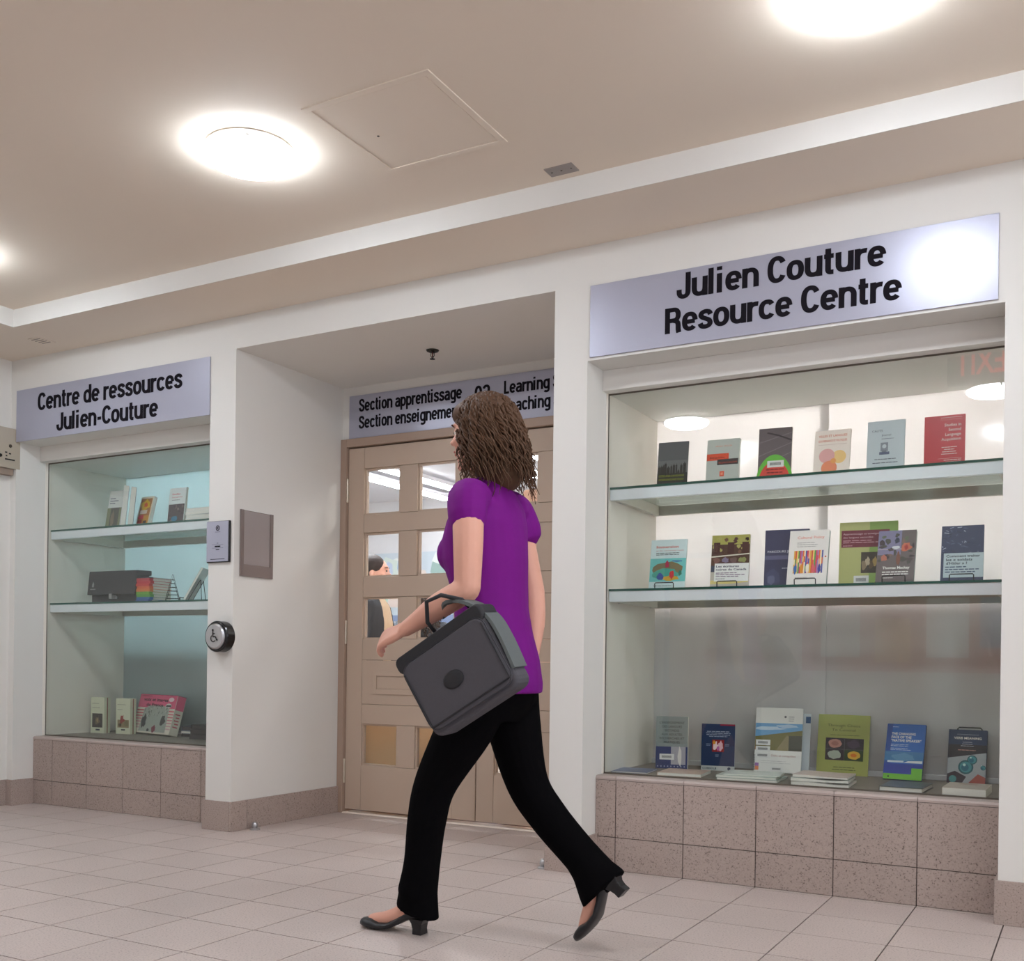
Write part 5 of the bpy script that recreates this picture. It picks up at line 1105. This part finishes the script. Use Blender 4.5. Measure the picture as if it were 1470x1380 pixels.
e_.tube([L((.872 + .061 * math.cos(R(t)), -1.10 + .068 * math.sin(R(t)), 1.468 - .012 * math.cos(R(t)) * -1)) for t in range(0, 361, 15)], .0055, mat('purple_hem', (92, 10, 104), .8), 8, cap=False); e_.build('neckline', wo, smooth=True)

# trousers
b = MB()
b.loft([[L((cx + a * math.cos(2 * math.pi * t / 24), -1.10 + bb * math.sin(2 * math.pi * t / 24), z)) for t in range(24)] for z, cx, a, bb in ((.70, .90, .085, .150), (.76, .905, .118, .172), (.84, .912, .124, .176), (.93, .905, .110, .160), (.97, .902, .102, .150))], TROUSER)
limb(b, [L(p) for p in ((.905, -1.185, .80, .100), (.850, -1.192, .68, .092), (.745, -1.196, .50, .070), (.710, -1.192, .38, .064), (.688, -1.184, .24, .060), (.668, -1.178, .14, .066))], TROUSER, 18)
limb(b, [L(p) for p in ((.905, -1.015, .80, .100), (.925, -1.012, .68, .090), (.980, -1.016, .50, .070), (1.060, -1.018, .395, .064), (1.165, -1.022, .295, .060), (1.245, -1.026, .225, .062))], TROUSER, 18)
# flared hems
def hem(rings_):
    b.loft([[L(p) for p in rg] for rg in rings_], TROUSER)
hem([[(cx + a * math.cos(2 * math.pi * t / 20), -1.175 + .058 * math.sin(2 * math.pi * t / 20), z - sl * math.cos(2 * math.pi * t / 20)) for t in range(20)] for cx, a, z, sl in ((.675, .060, .20, 0), (.668, .066, .14, .004), (.666, .074, .085, .016), (.667, .075, .070, .020))])
dv = Vector((0.50, 0, -0.62)).normalized(); nv = Vector((0.62, 0, 0.50)).normalized()
hem([[tuple(Vector((1.18, -1.024, .285)) + dv * s_ + nv * (a * math.cos(2 * math.pi * t / 20)) + dv * (sl * math.cos(2 * math.pi * t / 20)) + Vector((0, (.056 + .08 * s_) * math.sin(2 * math.pi * t / 20), 0))) for t in range(20)] for s_, a, sl in ((0.0, .060, 0), (.05, .064, 0), (.105, .084, -.006), (.130, .090, -.010))])
remesh(b, 'trousers', 0.0062, 3, wo)

# shoes (two pumps with a block heel): local x forward to the toe, z up
def shoe_mesh():
    mb = MB(); SS = [(0.000, .050, .022, .050, .020), (.008, .050, .030, .056, .026), (.035, .049, .032, .050, .027), (.070, .040, .030, .034, .026), (.105, .022, .032, .026, .028), (.140, .006, .039, .022, .033), (.175, .001, .043, .024, .036), (.205, .001, .042, .034, .034), (.228, .003, .036, .031, .028), (.245, .006, .025, .024, .018), (.253, .010, .010, .012, .007)]
    rings = []
    for x, zb, wb, hh, wt in SS:
        rg = []
        for t in range(20):
            a = 2 * math.pi * t / 20; cy = math.cos(a); sz = math.sin(a)
            y = (wb if sz < 0 else wt + (wb - wt) * (1 - sz)) * (abs(cy) ** 0.8) * (1 if cy > 0 else -1)
            z = zb + (hh / 2) * (1 + (abs(sz) ** 0.7) * (1 if sz > 0 else -1))
            rg.append((x, y, z))
        rings.append(rg)
    mb.loft(rings, SHOE)
    return mb
def shoe(M, nm):
    mb = shoe_mesh(); mb.v = [tuple(M @ Vector(v)) for v in mb.v]; o = mb.build('shoe', wo, smooth=True)
    hb = MB(); pr = [(0.0, .058, .030, .052), (0.010, .050, .024, .035), (0.012, .046, .0225, .018), (0.010, .046, .023, 0.0)]
    hb.loft([[tuple(M @ Vector(p)) for p in ((x0, -w_, z), (x1, -w_ * .85, z), (x1, w_ * .85, z), (x0, w_, z))] for x0, x1, w_, z in pr], SHOE); hb.build('shoe_heel', o, bevel=.003)
    return o
def frame(toe, fwd, up_):
    fwd = Vector(fwd).normalized(); up_ = Vector(up_); up_ = (up_ - fwd * up_.dot(fwd)).normalized(); lf = up_.cross(fwd)
    M = Matrix((fwd, lf, up_)).transposed().to_4x4(); M.translation = Vector(toe) - fwd * 0.253; return M
M1 = frame(L((.448, -1.182, 0.0)), (-1, -.05, 0), (0, 0, 1)); shoe(M1, 'left')
ang = R(50); fv = Vector((-math.cos(ang), -.04, -math.sin(ang))); M2 = frame(L((1.187, -1.042, 0.012)), fv, (-math.sin(ang), 0, math.cos(ang))); shoe(M2, 'right')

# hair: a shaped mass and many curls
b = MB(); HB = lambda c, r: b.ell(HC + HM @ Vector(c), r, HAIR, 18, 12)
HB((-.030, 0, .048), (.096, .088, .088)); HB((-.060, 0, -.010), (.088, .092, .095)); HB((-.070, 0, -.075), (.072, .086, .085)); HB((-.085, 0, -.130), (.056, .078, .062)); HB((.020, 0, .070), (.072, .070, .050)); HB((.052, 0, .066), (.040, .052, .030))
for q_ in (-1, 1): HB((-.010, q_ * .058, -.010), (.048, .034, .080)); HB((-.050, q_ * .050, -.110), (.050, .036, .060))
hair = remesh(b, 'hair', 0.006, 2, wo)
rr = random.Random(12); b = MB()
for k in range(720):
    th = rr.uniform(-2.85, 2.85) + math.pi; ph = rr.uniform(-.15, 1.45)
    base_ = Vector((math.cos(th) * math.cos(ph) * .112 - .026, math.sin(th) * math.cos(ph) * .092, .034 + math.sin(ph) * .104))
    if base_.x > .022 and base_.z < .075: continue
    if abs(base_.y) < .05 and base_.x > .045 and base_.z < .09: continue
    out_ = Vector((math.cos(th) * .35 - .30, math.sin(th) * .40, 0)); ln = rr.uniform(.15, .26); pts = []; am = rr.uniform(.006, .013); fq = rr.uniform(2.2, 4.2); p0 = rr.uniform(0, 6.28)
    n = 14
    for i in range(n):
        u = i / (n - 1); p = base_ + out_ * (.045 * u + .025 * u * u) + Vector((0, 0, -ln * u * (.6 + .4 * u)))
        p += Vector((math.cos(p0 + fq * u * 6.28), math.sin(p0 + fq * u * 6.28), .3 * math.sin(p0 + fq * 6.28 * u))) * am * min(1, u * 3)
        pts.append(HC + HM @ p)
    r_ = rr.uniform(.0030, .0052); b.tube(pts, [r_ * (1 - .75 * (i / (n - 1)) ** 2) for i in range(n)], HAIR, 5)
o = b.build('curls', hair, smooth=True); o['kind'] = 'stuff'

# the bag hangs from her left forearm (a thing of its own)
bc = Vector((0.962, -1.402, 0.852)); BM = Matrix.Translation(bc) @ Matrix.Rotation(R(-31), 4, 'Y') @ Matrix.Rotation(R(4), 4, 'X')
e = empty('shoulder_bag'); e.matrix_world = BM; tag(e, 'charcoal grey canvas messenger bag hanging tilted from the walking woman\'s left arm', 'bag')
def rbox(q, w2, h2, y0, y1, m, r_=.03):
    def ring(y, s_): 
        pts = []
        for cx, cz, a0 in ((w2 - r_, h2 - r_, 0), (-w2 + r_, h2 - r_, 90), (-w2 + r_, -h2 + r_, 180), (w2 - r_, -h2 + r_, 270)):
            for k in range(5): a = R(a0 + 22.5 * k); pts.append(((cx + r_ * math.cos(a)) * s_, y, (cz + r_ * math.sin(a)) * s_))
        return pts
    q.loft([ring(y0, .955), ring(y0 + .008, 1.0), ring(y1 - .008, 1.0), ring(y1, .955)], m)
q = MB(); rbox(q, .165, .128, -.022, .062, BAG); q.build('body', e, smooth=False, bevel=.004)
q = MB(); rbox(q, .160, .112, -.032, -.0225, BAG, .035); q.build('flap', e, bevel=.002)
q = MB(); rbox(q, .172, .026, -.028, .066, BAGD, .02); q.build('zip_band', e, loc=(0, 0, .118), bevel=.003)
q = MB(); q.tube([(-.15, -.034, -.095), (.15, -.034, -.095), (.153, -.034, .085)], .0028, BAGD, 6); q.tube([(-.15, -.034, -.095), (-.153, -.034, .085)], .0028, BAGD, 6); q.build('piping', e)
q = MB(); q.ell((-.012, -.034, -.008), (.036, .008, .026), BAGD, 20, 10); q.build('clasp', e, smooth=True)
def strap(q, pts, wv, hw, th, m):
    rings = []
    P = cr(pts, 5)
    for i, p in enumerate(P):
        p = Vector(p); t = (Vector(P[min(i + 1, len(P) - 1)]) - Vector(P[max(i - 1, 0)])).normalized(); w_ = Vector(wv); w_ = (w_ - t * w_.dot(t)).normalized(); n_ = t.cross(w_)
        rings.append([p + w_ * hw + n_ * th, p - w_ * hw + n_ * th, p - w_ * hw - n_ * th, p + w_ * hw - n_ * th])
    q.loft(rings, m)
q = MB(); strap(q, [(.168, .018, -.075), (.176, .018, .02), (.168, .022, .10), (.125, .028, .168), (.070, .045, .205), (.030, .080, .196)], (0, 1, 0), .040, .005, BAG2); q.build('gusset', e)
q = MB(); q.tube([(-.02, .026, .135), (-.012, -.010, .185), (.028, -.030, .232), (.076, -.022, .225), (.115, .006, .185), (.125, .026, .135)], .0065, BAGD, 8); q.build('handle', e, smooth=True)

# ================================================================== THE ROOM SEEN THROUGH THE DOOR PANES
for k, (x, y0, y1) in enumerate(((-3.78, 2.2, 5.9), (-3.34, 2.2, 5.9), (-1.74, 2.1, 5.9), (-0.20, 1.8, 5.9), (1.40, 2.1, 5.6), (3.4, 2.1, 5.6))):
    e = empty('tube_light', (x, (y0 + y1) / 2, RZ - .09)); tag(e, 'linear ceiling tube beyond the doors, %s' % ('leftmost, seen in the first pane', 'second from the left, seen in the first pane', 'third from the left', 'fourth, seen in the upper right pane', 'above the right display case', 'rightmost, out of view')[k], 'tube light', 'linear ceiling tubes in the room beyond')
    q = MB(); h = (y1 - y0) / 2; q.box(-.05, .05, -h, h, 0.02, .06, RWC); q.build('housing', e)
    q = MB(); q.box(-.045, .045, -h + .01, h - .01, -0.005, .0195, TUBEE); q.build('diffuser', e, bevel=.004)
for x0, x1, lb in ((XM1 + .05, XR0 - .05, 'added fill light panel, unseen, lighting the right case back from behind'), (XO0 + .05, XP0 - .05, 'added fill light panel, unseen, lighting the left case back from behind')):  # fill panels added behind the cases to backlight their frosted backs
    e = empty('fill_panel', ((x0 + x1) / 2, 1.75, 2.60)); tag(e, lb, 'fill light', 'added fill panels behind the cases'); h = (x1 - x0) / 2
    q = MB(); q.box(-h, h, -.17, .17, .02, .20, RWC); q.build('housing', e)
    q = MB(); q.box(-h + .01, h - .01, -.16, .16, -.01, .0195, CASEFILL if x0 > 0 else CASEFILL_L); q.build('diffuser', e, bevel=.004)
wood = mat('cabinet_wood', (242, 208, 162), .5, noise=.06, nscale=8); woodp = mat('pink_wood', (246, 206, 184), .5, noise=.05, nscale=8)
def cab(name, x0, x1, y0, y1, z1, m, label, nd=1, cat='cabinet'):
    e = empty(name, ((x0 + x1) / 2, (y0 + y1) / 2, 0)); tag(e, label, cat, 'furniture in the room beyond'); h = (x1 - x0) / 2; dp = (y1 - y0) / 2
    q = MB(); q.box(-h, h, -dp + .02, dp, 0.0, z1, m); q.build('carcass', e, bevel=.002)
    for k in range(nd):
        a = -h + 2 * h * k / nd; q = MB(); q.box(a + .003, a + 2 * h / nd - .003, -dp, -dp + .018, .06, z1 - .01, m); d_ = q.build('door', e, bevel=.002)
        q = MB(); q.tube([(a + 2 * h / nd - .05, -dp, z1 * .6), (a + 2 * h / nd - .05, -dp - .025, z1 * .6), (a + 2 * h / nd - .05, -dp - .025, z1 * .6 + .1), (a + 2 * h / nd - .05, -dp, z1 * .6 + .1)], .004, STEEL, 6); q.build('handle', d_)
cab('cabinet', -1.24, -0.93, 1.06, 1.24, .78, wood, 'low light-wood cabinet seen through the lower left door pane')
cab('cabinet', -0.90, -.50, 1.06, 1.24, .76, wood, 'low light-wood cabinet seen through the second lower door pane')
cab('bookcase', -.190, .14, 1.08, 1.36, 1.85, woodp, 'tall pinkish wood cupboard seen through the right door panes', cat='cupboard')
cab('cabinet', -.30, -.20, 1.06, 1.36, .70, mat('royal_blue', (60, 74, 190), .4), 'royal blue cabinet seen through the lower right door pane')
# unseen cabinets added to block the backlight low on the case backs
gm = mat('grey_light_block', (176, 174, 172), .6); tm_ = mat('slate_light_block', (104, 112, 116), .6)
cab('cabinet', XM1 + .01, XR0 + .3, 0.912, 1.35, 1.30, gm, 'added grey cabinet block, unseen, shading the lower back of the right case', 4)
cab('cabinet', XO0 - .3, XP0 - .01, 0.912, 1.24, 1.10, tm_, 'added slate cabinet block, unseen, shading the lower back of the left case', 4)
e = empty('wall_mural', (-3.6, RY1 - .02, 1.28)); tag(e, 'pale green and blue mural panel on the far wall of the room beyond', 'mural')
q = MB(); q.box(-2.0, 1.9, -.0, .02, -.75, .90, ink((196, 208, 216))); q.build('board', e)
q = MB(); rr = random.Random(8)
for k in range(110):
    blob(q, rr.uniform(-1.9, 1.8), rr.uniform(.28, .76), rr.uniform(.05, .16), rr.uniform(.04, .14), -.004 - k * 2e-5, ink(rr.choice(((226, 230, 226), (176, 206, 190), (160, 186, 214), (210, 222, 214), (150, 176, 170), (222, 206, 196), (190, 204, 226)))), k, 9, .4)
q.rect(-1.9, 1.8, -.72, .16, -.003, ink((132, 148, 184))); q.build('mural_print', e)
e = empty('table', (-2.85, 3.2, 0.09)); tag(e, 'white-topped table beyond the doors, between the two women', 'table', 'furniture in the room beyond')
q = MB(); q.box(-.7, .7, -.4, .4, .97, 1.0, mat('white_top', (232, 232, 232), .4)); q.build('table_top', e, bevel=.004)
for sx in (-1, 1):
    for sy in (-1, 1): q = MB(); q.box(sx * .64 - .02, sx * .64 + .02, sy * .34 - .02, sy * .34 + .02, -.09, .97, STEEL); q.build('leg', e)
def bystander(x, y, H, face, label, topc, cardc, hairc, curly):
    e = empty('person', (x, y, 0)); tag(e, label, 'person', 'women in the room beyond'); f_ = Vector(face).normalized(); s_ = Vector((0, 0, 1)).cross(f_)
    def p(a, b_, z, r_=None): v = f_ * a + s_ * b_ + Vector((0, 0, z * H)); return tuple(v) + ((r_,) if r_ else ())
    b = MB(); head(b, p(.01, 0, .93), f_, SKIN, 1.0); limb(b, [p(-.01, 0, .80, .052), p(0, 0, .88, .048)], SKIN)
    b.loft([[p(a * math.cos(t * math.pi / 10), bb * math.sin(t * math.pi / 10), z) for t in range(20)] for z, a, bb in ((.50, .09, .14), (.62, .09, .13), (.72, .10, .15), (.81, .06, .12))], SKIN)
    for sd in (-1, 1):
        limb(b, [p(0, sd * .17, .79, .046), p(-.02, sd * .22, .63, .038), p(.17, sd * .14, .60, .026)], SKIN)
        hand(b, p(.17, sd * .14, .60)[:3], f_ * 1 - s_ * sd * .4 + Vector((0, 0, -.1)), (0, 0, -1), -s_ * sd, SKIN, 1.0, .35)
        limb(b, [p(0, sd * .09, .50, .08), p(.01, sd * .09, .27, .055), p(0, sd * .09, .05, .038)], SKIN); limb(b, [p(-.02, sd * .09, .035, .035), p(.08, sd * .095, .025, .032), p(.15, sd * .10, .02, .022)], SKIN)
    remesh(b, 'body', .0075, 2, e)
    b = MB(); b.loft([[p(a * math.cos(t * math.pi / 10), bb * math.sin(t * math.pi / 10), z) for t in range(20)] for z, a, bb in ((.49, .125, .175), (.62, .112, .160), (.72, .128, .175), (.79, .105, .165), (.83, .066, .085))], topc); remesh(b, 'blouse', .009, 3, e)
    b = MB()
    for sd in (-1, 1):
        b.loft([[p(-.01 + a * math.cos(t), sd * (.03 + bb * math.sin(t)), z) for t in [R(q_) for q_ in (200, 170, 140, 110, 90, 60, 35)]] + [p(-.01 + (a - .02) * math.cos(t), sd * (.03 + (bb - .02) * math.sin(t)), z) for t in [R(q_) for q_ in (35, 60, 90, 110, 140, 170, 200)]] for z, a, bb in ((.46, .155, .175), (.60, .140, .160), (.72, .150, .172), (.79, .125, .160), (.825, .085, .09))], cardc)
        limb(b, [p(0, sd * .165, .79, .060), p(-.02, sd * .222, .63, .050), p(.11, sd * .17, .605, .040)], cardc)
    remesh(b, 'cardigan', .009, 2, e)
    b = MB(); b.loft([[p(a * math.cos(t * math.pi / 8), bb * math.sin(t * math.pi / 8), z) for t in range(16)] for z, a, bb in ((.44, .12, .17), (.50, .12, .17), (.55, .11, .16))], TROUSER)
    for sd in (-1, 1): limb(b, [p(0, sd * .09, .48, .10), p(.01, sd * .09, .27, .075), p(0, sd * .09, .05, .07)], TROUSER)
    remesh(b, 'trousers', .010, 2, e)
    for sd in (-1, 1): b = MB(); b.loft([[p(u, sd * .095 + w_ * math.cos(t * math.pi / 6), (.022 + hh * math.sin(t * math.pi / 6)) ) for t in range(12)] for u, w_, hh in ((-.075, .02, .012), (-.05, .04, .022), (.06, .045, .020), (.14, .038, .014), (.175, .015, .008))], SHOE); b.build('shoe', e, smooth=True)
    hm = mat('hair_%02x%02x' % hairc[:2], hairc, .7, spec=.2, noise=.2, nscale=50)
    b = MB(); hc = Vector(p(.01, 0, .93)); M_ = Matrix((f_, s_, Vector((0, 0, 1)))).transposed()
    E_ = lambda c, r: b.ell(hc + M_ @ Vector(c), r, hm, 16, 10)
    E_((-.024, 0, .040), (.096, .084, .084)); E_((-.055, 0, -.01), (.075, .082, .09))
    if curly:
        E_((-.07, 0, -.10), (.08, .11, .12)); E_((-.06, 0, -.20), (.07, .11, .10))
    else: E_((-.10, 0, -.01), (.035, .04, .04))
    hr = remesh(b, 'hair', .007, 2, e)
    if curly:
        b = MB(); r2 = random.Random(5)
        for k in range(150):
            th = r2.uniform(1.2, 5.1); ba = Vector((.10 * math.cos(th) - .05, .10 * math.sin(th), r2.uniform(-.12, .07))); pts = []; p0 = r2.uniform(0, 6)
            for i in range(10): u = i / 9; pts.append(hc + M_ @ (ba + Vector((math.cos(th) * .03 * u + .012 * math.cos(p0 + u * 16), math.sin(th) * .04 * u + .012 * math.sin(p0 + u * 16), -.17 * u))))
            b.tube(pts, .0045, hm, 5)
        o = b.build('curls', hr, smooth=True); o['kind'] = 'stuff'
    for sd in (-1, 1):
        b = MB(); b.ell(hc + M_ @ Vector((.083, sd * .031, .010)), (.006, .011, .006), mat('eye_dark', (40, 32, 28), .2), 10, 8, M_); b.build('eye', e, smooth=True)
        b = MB(); b.tube([hc + M_ @ Vector((.088, sd * .014, .030)), hc + M_ @ Vector((.086, sd * .032, .036)), hc + M_ @ Vector((.076, sd * .046, .031))], .0025, hm, 6); b.build('eyebrow', e)
    b = MB(); b.ell(hc + M_ @ Vector((.088, 0, -.050)), (.006, .020, .008), MATS['lips'], 12, 8, M_); b.build('lips', e, smooth=True)
    return e
bystander(-1.53, 1.52, 1.575, (0.85, .35, 0), 'woman with tied dark hair, beige blouse and black cardigan, seen through the left door panes', mat('beige_blouse', (196, 170, 140), .7, noise=.2, nscale=60), mat('black_cardigan', (34, 36, 42), .8), (50, 38, 36), False)
bystander(-1.590, 2.15, 1.42, (-.55, .80, 0), 'woman with long curly dark brown hair, back turned, seen through the left door pane', mat('grey_blouse', (80, 82, 90), .8), mat('grey_cardigan', (60, 62, 70), .8), (62, 44, 34), True)
